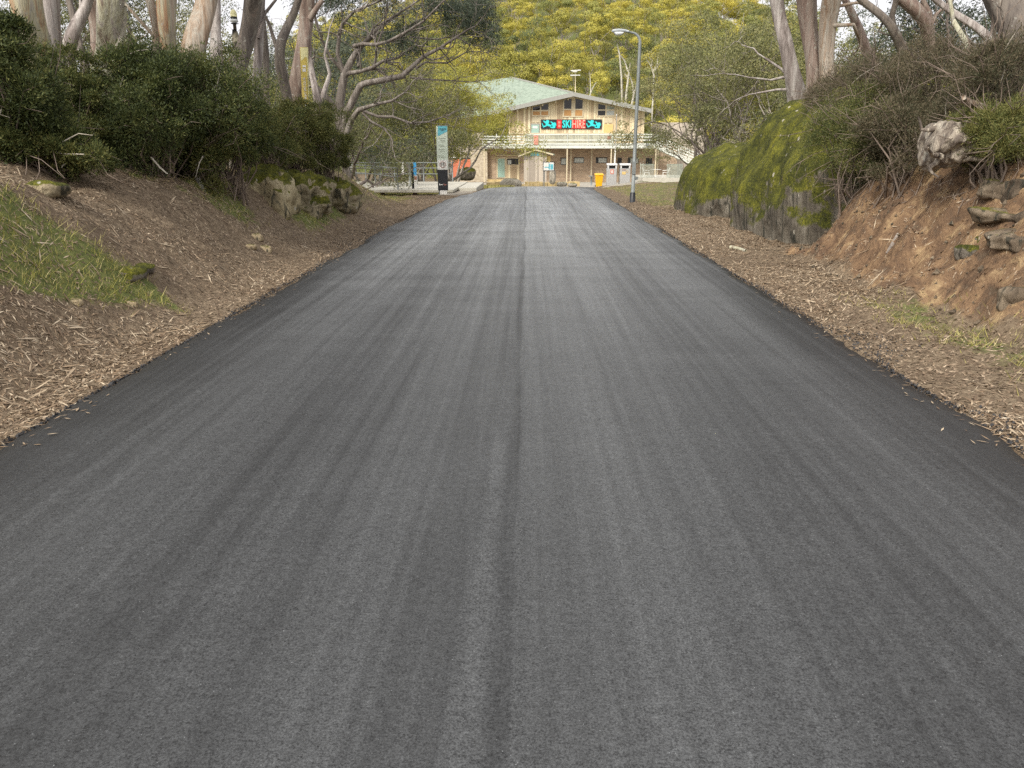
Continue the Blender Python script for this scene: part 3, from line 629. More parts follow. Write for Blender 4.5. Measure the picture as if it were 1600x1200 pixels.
for q_ in range(n_):
    o6 = np.array([(1, 0, 0), (-1, 0, 0), (0, 1, 0), (0, -1, 0), (0, 0, 1), (0, 0, -1)]) * RG.uniform(.6, 1.4, (6, 1)) * r_[q_] + np.array([x[q_], y[q_], z[q_] + r_[q_] * .3])
    mb.add(o6, tris=[(0, 2, 4), (2, 1, 4), (1, 3, 4), (3, 0, 4), (2, 0, 5), (1, 2, 5), (3, 1, 5), (0, 3, 5)])
tag(mb.build('earth_clods', M['rock_ledge']), 'crumbled clods and pebbles lying on the orange earth cut', 'earth clods', kind='stuff')
rt = thing('exposed_roots', 'thin dark roots hanging out of the top of the orange cut', 'roots', hit(1440, 300)); mb = MB()
for q_ in range(26):
    p = hit(RG.uniform(1340, 1570), RG.uniform(275, 330)); pts = [p + [.05, .02, .02]]
    for _ in range(5): pts.append(pts[-1] + np.array([RG.normal(-.02, .04), RG.normal(-.02, .04), -RG.uniform(.02, .08)])); pts[-1][2] = max(pts[-1][2], tz(pts[-1][0], pts[-1][1]) + .01)
    mb.tube(pts, np.linspace(.008, .002, 6), 4)
mb.build('root_tangle', M['twig'], rt)
# rocks and low wall by the lodge
for (u, v, Y, rx, rz_, sd, lb) in ((799, 286, 66, .85, .42, 31, 'rounded pale boulder before the lodge steps, left of the shed'), (878, 287, 66, .45, .22, 32, 'pale lumpy rock on the gravel right of the map board'), (894, 288, 64, .35, .16, 33, 'small pale rock beside the lumpy one on the gravel'), (1003, 287, 56, .55, .22, 34, 'low brown rock behind the lamp post'), (1022, 291, 52, .4, .2, 35, 'grassy topped rock between the lamp post and the boulder')):
    p = P(u, v, Y); rock('landscape_rock', lb, (p[0], p[1], p[2] - 0.05), (rx, .5, rz_), sd, M['rock_pale'], sub=26, amp=0.2)
c = P(730, 272, 62); rock('landscape_rock', 'dark mossy boulder on the grass by the red roller door', (c[0], c[1], c[2]), (.75, .6, .5), 36, M['rock_mossy'], sub=30, amp=0.2)

# ------------------------------------------------------------------ wood and foliage helpers
def grow(mb, p, d, L, r, lev, maxlev, rng, tips, curl=0.22, up=0.10, kids=(2, 3), k=5, spread=0.65, shrink=0.66, n=5, m=0, minr=0.006):
    pts = [p.copy()]; dd = d / np.linalg.norm(d); 
    for i in range(n):
        dd = dd + rng.normal(0, curl, 3) + np.array([0, 0, up]); dd /= np.linalg.norm(dd); pts.append(pts[-1] + dd * L / n)
    r1 = max(minr * 0.7, r * 0.62); mb.tube(pts, np.linspace(r, r1, n + 1), k if lev < 2 else max(3, k - 2), m=m, cap=False)
    if lev >= maxlev: tips.append(pts[-1]); return
    nk = rng.integers(kids[0], kids[1] + 1)
    for c in range(nk):
        i = n if c == 0 else int(rng.integers(max(1, n // 2), n + 1))
        a = rng.normal(0, 1, 3); a -= a.dot(dd) * dd; a /= np.linalg.norm(a)
        nd = dd * (1 - 0.35 * spread) + a * spread * rng.uniform(0.6, 1.25) * (0.5 if c == 0 else 1)
        t0 = i / n; rr = (r + (r1 - r) * t0) * (0.86 if c == 0 else rng.uniform(0.5, 0.75))
        grow(mb, pts[i], nd, L * shrink * rng.uniform(0.8, 1.2), max(minr, rr), lev + 1, maxlev, rng, tips, curl, up, kids, k, spread, shrink, n, m, minr)
    if lev == maxlev - 1 and rng.uniform() < 0.4: tips.append(pts[n // 2 + 1])

def clumps(mb, C, rad, n, size, rng, aspect=0.3, flat=0.62, droop=0.0, hollow=0.55, nn=0.4):
    """a leaf cloud round each centre, thicker towards its upper shell"""
    C = np.asarray(C); N = len(C); rr = rad * rng.uniform(0.6, 1.3, N)
    d = rng.normal(size=(N, n, 3)); d /= np.linalg.norm(d, axis=2)[..., None]
    d[..., 2] = np.where(rng.uniform(0, 1, (N, n)) < 0.6, np.abs(d[..., 2]), d[..., 2])
    q = rng.uniform(hollow, 1, (N, n)) ** 0.6
    ax = np.stack([rng.uniform(0.75, 1.3, N), rng.uniform(0.75, 1.3, N), rng.uniform(0.8, 1.2, N) * flat], -1)
    X = C[:, None] + d * q[..., None] * rr[:, None, None] * ax[:, None]
    D = np.cross(d, rng.normal(size=d.shape)); D /= np.linalg.norm(D, axis=2)[..., None] + 1e-9; D = D + rng.normal(0, 0.30, d.shape); D[..., 2] -= droop
    N_ = d + rng.normal(0, nn, d.shape)
    mb.leaves(X.reshape(-1, 3), size, aspect, rng, D=D.reshape(-1, 3), N=N_.reshape(-1, 3))

def gum_parts(rng, H, stems, spread, trunk_r, levels, clump_r, nleaf, lsize, lean=0.35, up=0.08, kids=(2, 3), base=None, curl=0.2, shrink=0.68, flat=0.62, aspect=0.3, frac=1.0, maxtips=400, droop=0.2, nn=0.4):
    base = np.zeros(3) if base is None else np.array(base, float)
    wood = MB(); tips = []
    tot = sum(shrink ** i for i in range(levels + 1))
    for s_ in range(stems):
        a = rng.uniform(0, 2 * math.pi) if stems == 1 else (2 * math.pi * s_ / stems + rng.uniform(-.5, .5))
        d = np.array([math.cos(a) * lean, math.sin(a) * lean, 1.0]); b = base + np.array([math.cos(a), math.sin(a), 0]) * trunk_r * (0 if stems == 1 else 1.2) - np.array([0, 0, 0.2])
        grow(wood, b, d, H / tot * rng.uniform(0.9, 1.12), trunk_r * rng.uniform(0.7, 1.0), 0, levels, rng, tips, curl, up, kids, 6, spread, shrink, 5)
    tips = np.array(tips)
    if len(tips) > maxtips: tips = tips[rng.choice(len(tips), maxtips, replace=False)]
    if frac < 1: tips = tips[rng.uniform(0, 1, len(tips)) < frac]
    crown = MB()
    if len(tips): clumps(crown, tips, clump_r, nleaf, lsize, rng, flat=flat, aspect=aspect, droop=droop, nn=nn)
    return wood, crown

def plant_gum(name, label, loc, wood_m, leaf_m, seed, group=None, cat='tree', **kw):
    rng = np.random.default_rng(seed); w_, c_ = gum_parts(rng, **kw)
    t = thing(name, label, cat, (0, 0, 0), group); w_.build('trunk', M[wood_m], t); c_.build('crown', M[leaf_m], t)
    t.location = [float(q) for q in loc]; return t

# ------------------------------------------------------------------ hill forest
protos = []
for i in range(9):
    rng = np.random.default_rng(100 + i)
    w_, c_ = gum_parts(rng, H=rng.uniform(8.0, 10.5), stems=int(rng.integers(2, 4)), spread=0.62, trunk_r=0.15, levels=3, clump_r=1.35, nleaf=330, lsize=0.24, lean=0.36, up=0.10, kids=(2, 3), maxtips=19, flat=0.62, nn=0.25, aspect=0.5, droop=0)
    t = thing('hill_gum', 'golden yellow snow gum, one of the many on the hillside behind the lodge' if i % 3 else 'greener snow gum, one of the fewer green ones on the hillside behind the lodge', 'tree', (0, 0, 0), 'snow gums covering the hillside')
    w_.build('trunk', M['branch_pale'], t); c_.build('crown', M['leaf_hill' if i % 3 else 'leaf_hill_green'], t); protos.append(t)
spots = []; rng = np.random.default_rng(5); Yc = 101.0
while Yc < 232:
    xw0, xw1 = -0.28 * Yc, 0.34 * Yc; step = 5.6 + (Yc - 100) * 0.012; x = xw0 + rng.uniform(0, step)
    while x < xw1:
        spots.append((x + rng.normal(0, 0.9), Yc + rng.normal(0, 1.6))); x += step * rng.uniform(0.8, 1.25)
    Yc += 7.4 + (Yc - 100) * 0.03
print('hill trees', len(spots))
spots = spots[:296]
for i, (x, y) in enumerate(spots):
    t = protos[i] if i < len(protos) else copy_tree(protos[int(rng.integers(0, len(protos)))])
    t.location = (x, y, float(terrain(x, y, False)) - 0.1); t.rotation_euler = (0, 0, rng.uniform(0, 6.28)); s_ = rng.uniform(0.8, 1.15) * (0.85 if y < 108 else 1); t.scale = (s_ * rng.uniform(.95, 1.15), s_ * rng.uniform(.95, 1.15), s_)
# dead white stems behind the roof
def dead(u_pts, Y, label):
    b = P(u_pts[0][0][0], u_pts[0][0][1], Y); t = thing('dead_tree', label, 'tree', (b[0], Y, tz(b[0], Y)))
    mb = MB()
    for br in u_pts:
        pts = [P(u, v, Y) for u, v, w_ in br]
        if br is u_pts[0]: pts.insert(0, np.array([pts[0][0], Y, tz(pts[0][0], Y) - .2])); ws = [br[0][2]] + [w_ for _, _, w_ in br]
        else: ws = [w_ for _, _, w_ in br]
        mb.tube(pts, [max(.02, q / 2 / ppm(Y)) for q in ws], 6)
    mb.build('trunk', M['dead_wood'], t); return t
dead([[(972, 165, 3), (971, 120, 3), (968, 85, 2.4), (964, 68, 1.6)], [(968, 85, 2), (976, 95, 2), (981, 112, 2.5)]], 104, 'tall bleached dead stem left of the lamp post')
dead([[(977, 165, 3.6), (980, 135, 3.4), (983, 112, 3), (985, 98, 2)], [(980, 120, 2), (974, 113, 1.5)]], 103, 'forked bleached dead trunk just left of the lamp post')
dead([[(986, 168, 3), (990, 150, 3), (988, 130, 2.5), (984, 118, 2)], [(990, 150, 2), (996, 125, 2)]], 102.5, 'leaning bleached dead stem behind the lamp post')
dead([[(1022, 118, 2.5), (1017, 103, 2), (1010, 92, 1.5)], [(1020, 112, 2), (1027, 100, 1.6), (1028, 88, 1.2)], [(1018, 105, 1.6), (1019, 94, 1.4), (1014, 90, 1)], [(1022, 112, 1.6), (1034, 94, 1.2)]], 100.5, 'bleached dead tree like antlers right of the lamp post')
dead([[(922, 148, 2), (926, 138, 1.8), (932, 128, 1.2)], [(923, 145, 1.4), (922, 120, 1.2), (921, 112, 1)]], 101, 'thin bleached fork of dead wood above the lodge roof')

# ------------------------------------------------------------------ mid-distance trees
mid = [
 # u, Y, H, stems, leaf, wood, label, scale
 (1092, 50, 7.6, 4, 'leaf_mid', 'branch_mid', 'round olive gum beside the lodge stairs, left of its group'),
 (1112, 46, 8.2, 5, 'leaf_mid', 'branch_mid', 'tallest bushy olive gum between the lamp post and the boulder'),
 (1132, 42, 7.4, 5, 'leaf_mid', 'branch_mid', 'bushy grey green gum rising behind the lower boulder'),
 (1175, 39, 7.4, 5, 'leaf_mid', 'branch_pale', 'bushy gum rising behind the crest of the huge boulder'),
 (1228, 36, 6.5, 4, 'leaf_mid', 'branch_pale', 'leafy gum behind the twin trunks on the boulder'),
 (1140, 62, 9.6, 4, 'leaf_lime', 'branch_pale', 'yellow green gum further back between lodge and boulder'),
 (704, 56, 8.8, 4, 'leaf_lime', 'branch_pale', 'yellow green gum overhanging the left end of the lodge'),
 (690, 48, 7.0, 4, 'leaf_lime', 'branch_pale', 'pale stemmed gum right of the speed limit pylon'),
 (710, 60, 7.6, 4, 'leaf_lime', 'branch_pale', 'smaller yellow green gum touching the left end of the deck'),
 (655, 46, 6.8, 5, 'leaf_mid', 'branch_pale', 'many stemmed gum behind the small blue pillar'),
 (615, 50, 6.4, 4, 'leaf_mid', 'branch_mid', 'olive gum behind the railings of the footbridge'),
 (575, 42, 4.6, 4, 'leaf_mid', 'branch_pale', 'short leafy gum at the left end of the railings'),
 (520, 40, 8.0, 4, 'leaf_grey', 'branch_mid', 'grey leaved gum behind the large spreading snow gum'),
 (640, 66, 9.5, 4, 'leaf_lime', 'branch_pale', 'yellow crowned gum far behind the railings'),
]
for i, (u, Y, H, stn, lf, wd, lb) in enumerate(mid):
    x = P(u, 280, Y)[0]
    plant_gum('snow_gum', lb, (x, Y, tz(x, Y)), wd, lf, 300 + i, group='snow gums in the middle distance', H=H * 1.06, stems=stn, spread=0.62, trunk_r=0.11, levels=4, clump_r=0.80, nleaf=170, lsize=0.12, lean=0.36, up=0.06, kids=(2, 3), maxtips=120, flat=0.6, aspect=0.36, droop=0.15)

# trees behind the left and right roadside trunks: sparse, tangled, sky between
back = [(-13, 24, 8, 'leaf_grey', 'slender gum behind the widest left trunk'), (-17, 30, 9, 'leaf_mid', 'pale gum deep in the wood on the far left'), (-10.5, 27, 7, 'leaf_mid', 'tangled gum behind the leaning cream trunk'),
        (-21, 38, 9, 'leaf_mid', 'distant gum at the left edge of the wood'), (-13.5, 36, 8, 'leaf_lime', 'yellowish gum seen between the left trunks'), (-9.5, 33, 8, 'leaf_grey', 'crooked gum behind the yellow club sign'),
        (-16, 46, 9, 'leaf_lime', 'yellowish gum far behind the yellow club sign'), (-7.8, 31, 6.5, 'leaf_mid', 'low crooked gum left of the spreading snow gum'), (-24, 52, 11, 'leaf_mid', 'tall gum at the back of the left wood'),
        (-11, 52, 9, 'leaf_mid', 'gum beyond the spreading snow gum'), (-15, 21, 7.5, 'leaf_mid', 'leafy gum behind the silvery forking trunk'), (-12, 23, 8, 'leaf_mid', 'leafy gum behind the straight olive brown trunk'), (-18, 34, 10, 'leaf_mid', 'tall leafy gum behind the red brown trunk'), (-25, 42, 11, 'leaf_mid', 'tall dark gum in the far left wood'), (-14, 40, 10, 'leaf_lime', 'tall yellowish gum behind the lantern'), (-22, 30, 9, 'leaf_grey', 'grey leaved gum by the left picture edge'),
        (-19, 24, 7, 'leaf_grey', 'shaded gum beyond the far left shrub')]
for i, (x, Y, H, lf, lb) in enumerate(back):
    plant_gum('background_gum', lb, (x, Y, tz(x, Y)), ('branch_pale', 'branch_mid')[i % 2], lf, 500 + i, group='gums in the left wood', H=H, stems=3, spread=0.75, trunk_r=0.12, levels=4, clump_r=0.64, nleaf=110, lsize=0.10, lean=0.45, up=0.05, kids=(2, 3), maxtips=150, curl=0.3, flat=0.7, droop=0.3)
back = [(16, 21, 7.5, 'leaf_mid', 'leafy gum behind the thick splitting pink brown trunk'), (20, 26, 8.5, 'leaf_mid', 'broad gum behind the largest right trunk'), (11.5, 30, 8, 'leaf_mid', 'tall gum right behind the close pair of trunks'), (17, 40, 10, 'leaf_lime', 'tall yellowish gum at the back of the right wood'), (24, 38, 10, 'leaf_mid', 'tall dark gum at the back of the right wood'), (14, 24, 7, 'leaf_grey', 'grey leaved gum behind the slim pale pink trunk'),
        (12, 22, 6.5, 'leaf_grey', 'tangled gum behind the three right trunks'), (15, 27, 7, 'leaf_mid', 'leafy gum deep in the wood on the right'), (10, 26, 6, 'leaf_mid', 'gum directly behind the twin grey trunk'),
        (18, 34, 8, 'leaf_lime', 'yellowish gum seen between the right trunks'), (13.5, 33, 7, 'leaf_lime', 'yellow green gum behind the leaning pink trunk'), (22, 32, 7, 'leaf_mid', 'gum at the right edge of the wood'), (12, 17, 5, 'leaf_grey', 'low crooked gum above the brown scrub'), (26, 46, 9, 'leaf_mid', 'gum at the back of the right wood')]
for i, (x, Y, H, lf, lb) in enumerate(back):
    plant_gum('background_gum', lb, (x, Y, tz(x, Y)), ('branch_mid', 'branch_pale')[i % 2], lf, 600 + i, group='gums in the right wood', H=H, stems=3, spread=0.75, trunk_r=0.11, levels=4, clump_r=0.66, nleaf=120, lsize=0.10, lean=0.5, up=0.04, kids=(2, 3), maxtips=150, curl=0.3, flat=0.8, droop=0.5)

# ------------------------------------------------------------------ roadside trunks
def roadside(label, Y, pts, mat, seed, extra=(), leaf='leaf_grey', top=4.0, name='snow_gum', group=None):
    rng = np.random.default_rng(seed)
    W = [P(u, v, Y) for u, v, w_ in pts]; rad = [w_ / 2 / ppm(Y) for u, v, w_ in pts]   # base first, top last
    if pts[-1][1] <= 6: e_ = W[-1] - W[-2]; W.append(W[-1] + e_ / np.linalg.norm(e_) * .8); rad.append(rad[-1])
    for i_, p in enumerate(W): p[1] += 0.12 * math.sin(i_ * 1.3 + seed)
    b = W[0].copy(); d0 = (W[0] - W[1]) / np.linalg.norm(W[0] - W[1]); gz = tz(b[0], b[1])
    if b[2] > gz:
        n_ = max(1, int((b[2] - gz) / 0.3)); 
        for k_ in range(n_): W.insert(0, np.array([W[0][0] + d0[0] * .12, b[1], W[0][2] - (b[2] - gz + 0.15) / n_])); rad.insert(0, rad[0] * (1 + .12 / n_))
    # smooth resample
    W = np.array(W); L = np.concatenate([[0], np.cumsum(np.linalg.norm(np.diff(W, axis=0), axis=1))]); tq = np.linspace(0, L[-1], max(8, int(L[-1] / .12)))
    S = np.stack([np.interp(tq, L, W[:, c]) for c in range(3)], -1); rr = np.interp(tq, L, rad)
    for _ in range(3): S[1:-1] = (S[:-2] + 2 * S[1:-1] + S[2:]) / 4; rr[1:-1] = (rr[:-2] + 2 * rr[1:-1] + rr[2:]) / 4
    root = thing(name, label, 'tree', (S[0][0], S[0][1], gz), group)
    mb = MB(); nS = len(S); kk = 20
    d = np.gradient(S, axis=0); d /= np.linalg.norm(d, axis=1)[:, None]; a = np.cross(d, (0, 1, 0.01)); a /= np.linalg.norm(a, axis=1)[:, None]; bb = np.cross(d, a)
    th = np.arange(kk) * 2 * math.pi / kk; V = []
    ph = rng.uniform(0, 6, 4)
    for i in range(nS):
        lobes = 1 + 0.09 * np.sin(3 * th + ph[0] + tq[i] * .5) + 0.06 * np.sin(5 * th + ph[1] - tq[i] * .7) + 0.05 * math.sin(tq[i] * 2.3 + ph[2]) + 0.16 * math.exp(-tq[i] / .35) * (1 + .6 * np.sin(4 * th + ph[3]))
        V.append(S[i] + (np.cos(th) * lobes)[:, None] * a[i] * rr[i] + (np.sin(th) * lobes)[:, None] * bb[i] * rr[i])
    i, j = np.meshgrid(np.arange(nS - 1), np.arange(kk), indexing='ij')
    mb.add(np.array(V).reshape(-1, 3), np.stack([i * kk + j, i * kk + (j + 1) % kk, (i + 1) * kk + (j + 1) % kk, (i + 1) * kk + j], -1).reshape(-1, 4), smooth=True)
    tips = []
    # bole carries on above the frame and branches into a crown
    dd = S[-1] - S[-6]; dd /= np.linalg.norm(dd); dd = dd * .7 + np.array([0, 0, .4])
    grow(mb, S[-1], dd, top * .42, rr[-1] * .98, 0, 3, rng, tips, 0.14, 0.08, (2, 3), 8, 0.6, 0.62, 5)
    for br in extra:
        Q = [P(u, v, Y) for u, v, w_ in br]; q = [w_ / 2 / ppm(Y) for u, v, w_ in br]
        for i_ in range(1, len(Q)): Q[i_][1] += rng.normal(0, .1)
        mb.tube(Q, q, 8, cap=False); 
        if q[-1] * 2 * ppm(Y) < 6: grow(mb, Q[-1], Q[-1] - Q[-2], 0.7, q[-1] * .8, 1, 3, rng, tips, .25, .05, (2, 3), 5, .7, .65, 4)
    mb.build('trunk', M[mat], root)
    cr = MB(); tips = np.array([t for t in tips if t[2] > 4.3 * Y / 26 + 2.5 or t[2] > 5.5])
    if len(tips): clumps(cr, tips, 0.6, 60, 0.12, rng); cr.build('crown', M[leaf], root)
    return root

GL = 'gum trunks along the top of the left bank'
roadside('widest left trunk, cream with an orange strip down its left side', 11.5, [(56, 100, 44), (54, 75, 42), (50, 40, 42), (46, 0, 44)], 'bark_orange', 1, group=GL)
roadside('grey brown trunk immediately right of the widest orange striped one', 13.5, [(88, 110, 25), (86, 90, 24), (84, 45, 24), (80, 0, 25)], 'bark_grey', 2, group=GL)
roadside('pale silvery trunk leaning right and forking, left of the cream leaning one', 15.5, [(106, 108, 20), (110, 85, 19), (120, 45, 17), (128, 20, 15), (134, 0, 12)], 'bark_grey', 3, extra=[[(118, 50, 10), (122, 20, 7), (118, 0, 5)]], group=GL)
roadside('thin dark stem leaning left, crossing behind the silvery trunk', 17, [(140, 112, 12), (130, 80, 11), (116, 40, 10), (104, 0, 10)], 'bark_dark', 4, group=GL)
roadside('red brown trunk just left of the leaning cream trunk', 16, [(154, 110, 14), (151, 70, 15), (148, 35, 20), (145, 0, 24)], 'bark_red', 5, group=GL)
roadside('stout cream and green trunk with a flared foot, standing on the litter', 14.2, [(157, 118, 40), (160, 100, 36), (166, 60, 37), (172, 30, 36), (177, 0, 36)], 'bark_cream', 6, extra=[[(176, 100, 14), (186, 80, 12), (190, 40, 9), (196, 10, 7)]], group=GL)
roadside('slim pale trunk pressed against the left of the straight olive trunk', 15, [(240, 100, 18), (243, 80, 16), (248, 45, 14), (244, 20, 12), (236, 0, 12)], 'bark_tan', 7, extra=[[(244, 60, 6), (225, 35, 5), (195, 2, 4)]], group=GL)
roadside('straight olive brown trunk in the middle of the left bank', 13, [(265, 118, 22), (266, 90, 21), (264, 50, 23), (262, 0, 27)], 'bark_orange', 8, group=GL)
roadside('stout tan and pink trunk leaning right, with loose peeling bark', 13, [(300, 122, 36), (303, 105, 33), (311, 60, 33), (316, 30, 31), (321, 0, 30)], 'bark_tan', 9, group=GL)
roadside('slim grey trunk just right of the stout peeling one', 15, [(345, 110, 20), (342, 80, 17), (338, 40, 14), (335, 0, 13)], 'bark_grey', 10, group=GL)
roadside('thick dark brown trunk leaning right above the shrub', 16, [(374, 115, 20), (376, 100, 20), (383, 60, 23), (391, 20, 25), (396, 0, 26)], 'bark_dark', 11, group=GL)
roadside('slim white and pink trunk right of the thick dark leaning one', 16.5, [(402, 120, 14), (401, 90, 13), (402, 40, 13), (406, 0, 14)], 'bark_grey', 12, extra=[[(404, 60, 6), (412, 20, 5), (432, 0, 4)]], group=GL)
roadside('slim brown trunk left of the dark curved trunk', 18, [(414, 130, 9), (414, 90, 10), (411, 40, 10), (408, 0, 10)], 'bark_dark', 13, group=GL)
roadside('dark curved trunk left of the yellow club sign', 19, [(449, 165, 14), (446, 140, 15), (439, 100, 15), (440, 70, 15), (447, 45, 13), (458, 20, 11), (466, 0, 9)], 'bark_dark', 14, extra=[[(437, 88, 7), (428, 65, 6), (418, 38, 5), (412, 20, 4)]], group=GL)
roadside('pinkish grey trunk right behind the yellow club sign', 21, [(458, 172, 28), (462, 150, 25), (470, 110, 22), (474, 70, 20), (477, 30, 21), (479, 0, 25)], 'bark_red', 15, extra=[[(484, 30, 10), (496, 12, 8), (505, 0, 7)]], group=GL)
roadside('short pale forked trunk right of the yellow club sign', 23, [(500, 180, 13), (498, 160, 12), (492, 135, 10), (486, 115, 9), (482, 90, 7)], 'bark_grey', 16, extra=[[(500, 165, 10), (508, 140, 8), (514, 115, 6), (508, 85, 4), (512, 60, 3)]], group=GL, top=3)
GR = 'gum trunks behind the boulder on the right'
roadside('grey twin grooved trunk leaning left on the huge boulder', 18.5, [(1248, 158, 30), (1243, 143, 26), (1233, 110, 21), (1225, 60, 20), (1220, 30, 19), (1215, 0, 19)], 'bark_grey', 21, extra=[[(1240, 128, 7), (1222, 108, 4), (1195, 90, 3)], [(1236, 118, 5), (1205, 125, 3), (1170, 122, 2.4)], [(1240, 140, 5), (1215, 140, 3.4), (1185, 145, 2.4)]], group=GR)
roadside('upright pinkish grey trunk, left of the close pair on the boulder', 18, [(1270, 150, 25), (1270, 135, 23), (1269, 90, 22), (1267, 50, 23), (1263, 0, 26)], 'bark_red', 22, group=GR)
roadside('upright olive brown trunk, right of the close pair on the boulder', 17.6, [(1290, 148, 22), (1290, 130, 22), (1292, 80, 23), (1296, 30, 25), (1299, 0, 26)], 'bark_tan', 23, extra=[[(1300, 40, 6), (1325, 42, 5), (1345, 55, 4)], [(1298, 12, 5), (1340, 4, 4), (1360, 10, 3)]], group=GR)
roadside('slim pale pink trunk leaning left above the scrub', 21, [(1372, 115, 17), (1367, 100, 15), (1356, 75, 14), (1343, 45, 13), (1328, 20, 11), (1318, 0, 9)], 'bark_red', 24, group=GR)
roadside('dark trunk leaning left with an upright fork, above the scrub', 15.5, [(1430, 110, 18), (1424, 92, 17), (1412, 75, 15), (1397, 52, 14), (1385, 35, 11), (1368, 15, 10), (1352, 0, 9)], 'bark_dark', 25, extra=[[(1397, 52, 9), (1393, 25, 8), (1394, 0, 8)], [(1380, 35, 4), (1375, 48, 3), (1390, 55, 2.5)]], group=GR)
roadside('thick pink brown trunk leaning left and splitting, right of the dark forked one', 18, [(1462, 90, 16), (1455, 55, 17), (1445, 35, 18), (1430, 18, 18), (1412, 0, 18)], 'bark_red', 26, extra=[[(1453, 45, 10), (1452, 20, 8), (1440, 0, 7)], [(1455, 40, 6), (1465, 22, 5), (1480, 8, 4)]], group=GR)
roadside('largest dark rough trunk at the right edge of the picture', 10.5, [(1604, 165, 44), (1596, 120, 42), (1582, 60, 42), (1575, 25, 43), (1570, 0, 46)], 'bark_dark', 27, extra=[[(1568, 62, 9), (1545, 65, 8), (1520, 74, 6)], [(1575, 110, 7), (1540, 98, 5), (1515, 102, 4)]], group=GR)
roadside('thin grey trunk leaning left, left of the largest right trunk', 15, [(1560, 100, 14), (1545, 66, 12), (1525, 45, 11), (1500, 25, 10), (1475, 5, 9)], 'bark_grey', 28, group=GR)
roadside('mossy thin stem standing among the scrub on the right', 12, [(1513, 110, 7), (1508, 70, 7), (1500, 50, 6), (1496, 30, 6)], 'bark_cream', 29, group=GR, top=2.5)

# the large spreading snow gum
Yg = 26.0; rng = np.random.default_rng(77)
b0 = P(541, 262, Yg); root = thing('spreading_snow_gum', 'large spreading snow gum with crooked forked limbs at the end of the left bank', 'tree', (b0[0], Yg, tz(b0[0], Yg)))
br = [[(543, 285, 13), (541, 262, 13), (537, 225, 16), (534, 200, 18), (531, 178, 17), (531, 160, 14), (534, 140, 13), (538, 118, 12), (548, 97, 10), (556, 82, 8), (575, 60, 6), (600, 35, 4.5), (640, 10, 3), (670, -10, 2)],
      [(534, 200, 12), (543, 175, 12), (555, 153, 11), (566, 134, 10), (575, 131, 9), (600, 127, 9), (632, 121, 8.5), (648, 107, 7.5), (665, 92, 6), (690, 80, 4.5), (715, 64, 3.4), (738, 50, 2.2)],
      [(538, 120, 8), (545, 115, 7), (565, 112, 6), (585, 106, 5.5), (600, 97, 4.5), (625, 92, 3.5), (645, 76, 2.4)],
      [(552, 72, 6), (570, 70, 5.5), (590, 73, 5), (612, 70, 4.4), (640, 58, 4), (670, 42, 3), (700, 15, 2.4)],
      [(538, 235, 11), (543, 210, 10), (553, 188, 9), (566, 173, 8), (590, 166, 5), (620, 160, 4), (640, 148, 2.4)],
      [(566, 173, 5), (590, 182, 4.5), (612, 182, 4), (640, 192, 3.4), (668, 190, 2.4), (690, 182, 1.8)],
      [(566, 176, 4), (580, 190, 3.5), (600, 200, 3), (612, 215, 2.4)],
      [(532, 185, 9), (522, 165, 8.5), (512, 150, 8), (500, 138, 7), (490, 122, 5)],
      [(536, 115, 7), (529, 85, 6), (533, 60, 5.5), (540, 40, 5), (560, 22, 4), (590, 12, 3), (620, 0, 2)],
      [(535, 110, 6), (518, 90, 5), (508, 65, 4), (500, 35, 3), (505, 10, 2.4)],
      [(650, 107, 4), (665, 98, 3), (700, 100, 2.4), (728, 85, 1.8)], [(640, 121, 3.4), (670, 124, 2.6), (705, 126, 1.8), (738, 128, 1.4)],
      [(585, 106, 4), (588, 90, 3.4), (590, 73, 3), (600, 50, 2.6), (605, 30, 2)], [(560, 105, 4), (556, 85, 3.6), (575, 50, 3), (610, 22, 2.4)],
      [(600, 97, 3), (625, 98, 2.4), (632, 115, 2)], [(640, 58, 3), (680, 60, 2.4), (720, 50, 1.8), (745, 46, 1.4)], [(556, 82, 4), (590, 50, 3.4), (625, 45, 3), (665, 20, 2.4), (700, 0, 2)],
      [(531, 170, 5), (522, 180, 4), (505, 172, 3)]]
mb = MB(); tips = []
for bi, b in enumerate(br):
    Q = [P(u, v, Yg) for u, v, w_ in b]; q = [w_ / 2 / ppm(Yg) for u, v, w_ in b]
    dy = rng.normal(0, .16) if bi else 0
    for i_ in range(1, len(Q)): Q[i_][1] += dy * i_
    if bi == 0: Q[0][2] = min(Q[0][2], tz(Q[0][0], Yg) - .1)
    mb.tube(Q, q, 10, cap=False)
    for i_ in range(2, len(Q)):
        if q[i_] < 0.075 and True:
          for _rep in range(2): grow(mb, Q[i_], (Q[i_] - Q[i_ - 1]) / np.linalg.norm(Q[i_] - Q[i_ - 1]) + rng.normal(0, .6, 3), 0.8, max(.012, q[i_] * .5), 1, 3, rng, tips, .25, .06, (2, 3), 5, .7, .7, 5)
    grow(mb, Q[-1], Q[-1] - Q[-2], 0.8, max(.012, q[-1] * .8), 1, 3, rng, tips, .25, .05, (2, 3), 5, .7, .7, 5)
mb.build('trunk', M['bark_gum'], root)
cr = MB()
C = []
for (u, v, r_, n_) in ((522, 12, 26, 9), (560, 0, 30, 8), (600, -5, 30, 10), (622, 62, 18, 9), (640, 74, 14, 8), (648, 50, 10, 4), (690, 5, 28, 14), (720, 20, 28, 18), (742, 32, 24, 18), (752, 10, 24, 14), (748, 56, 15, 7), (765, 28, 10, 3), (540, 40, 10, 3), (480, 5, 25, 6), (664, 30, 14, 3)):
    for _ in range(n_): p = P(u + rng.normal(0, r_ * .55), v + rng.normal(0, r_ * .5), Yg + rng.normal(0, .5)); C.append(p)
clumps(cr, C, 0.40, 200, 0.085, rng, aspect=0.26, flat=0.9, droop=0.7)
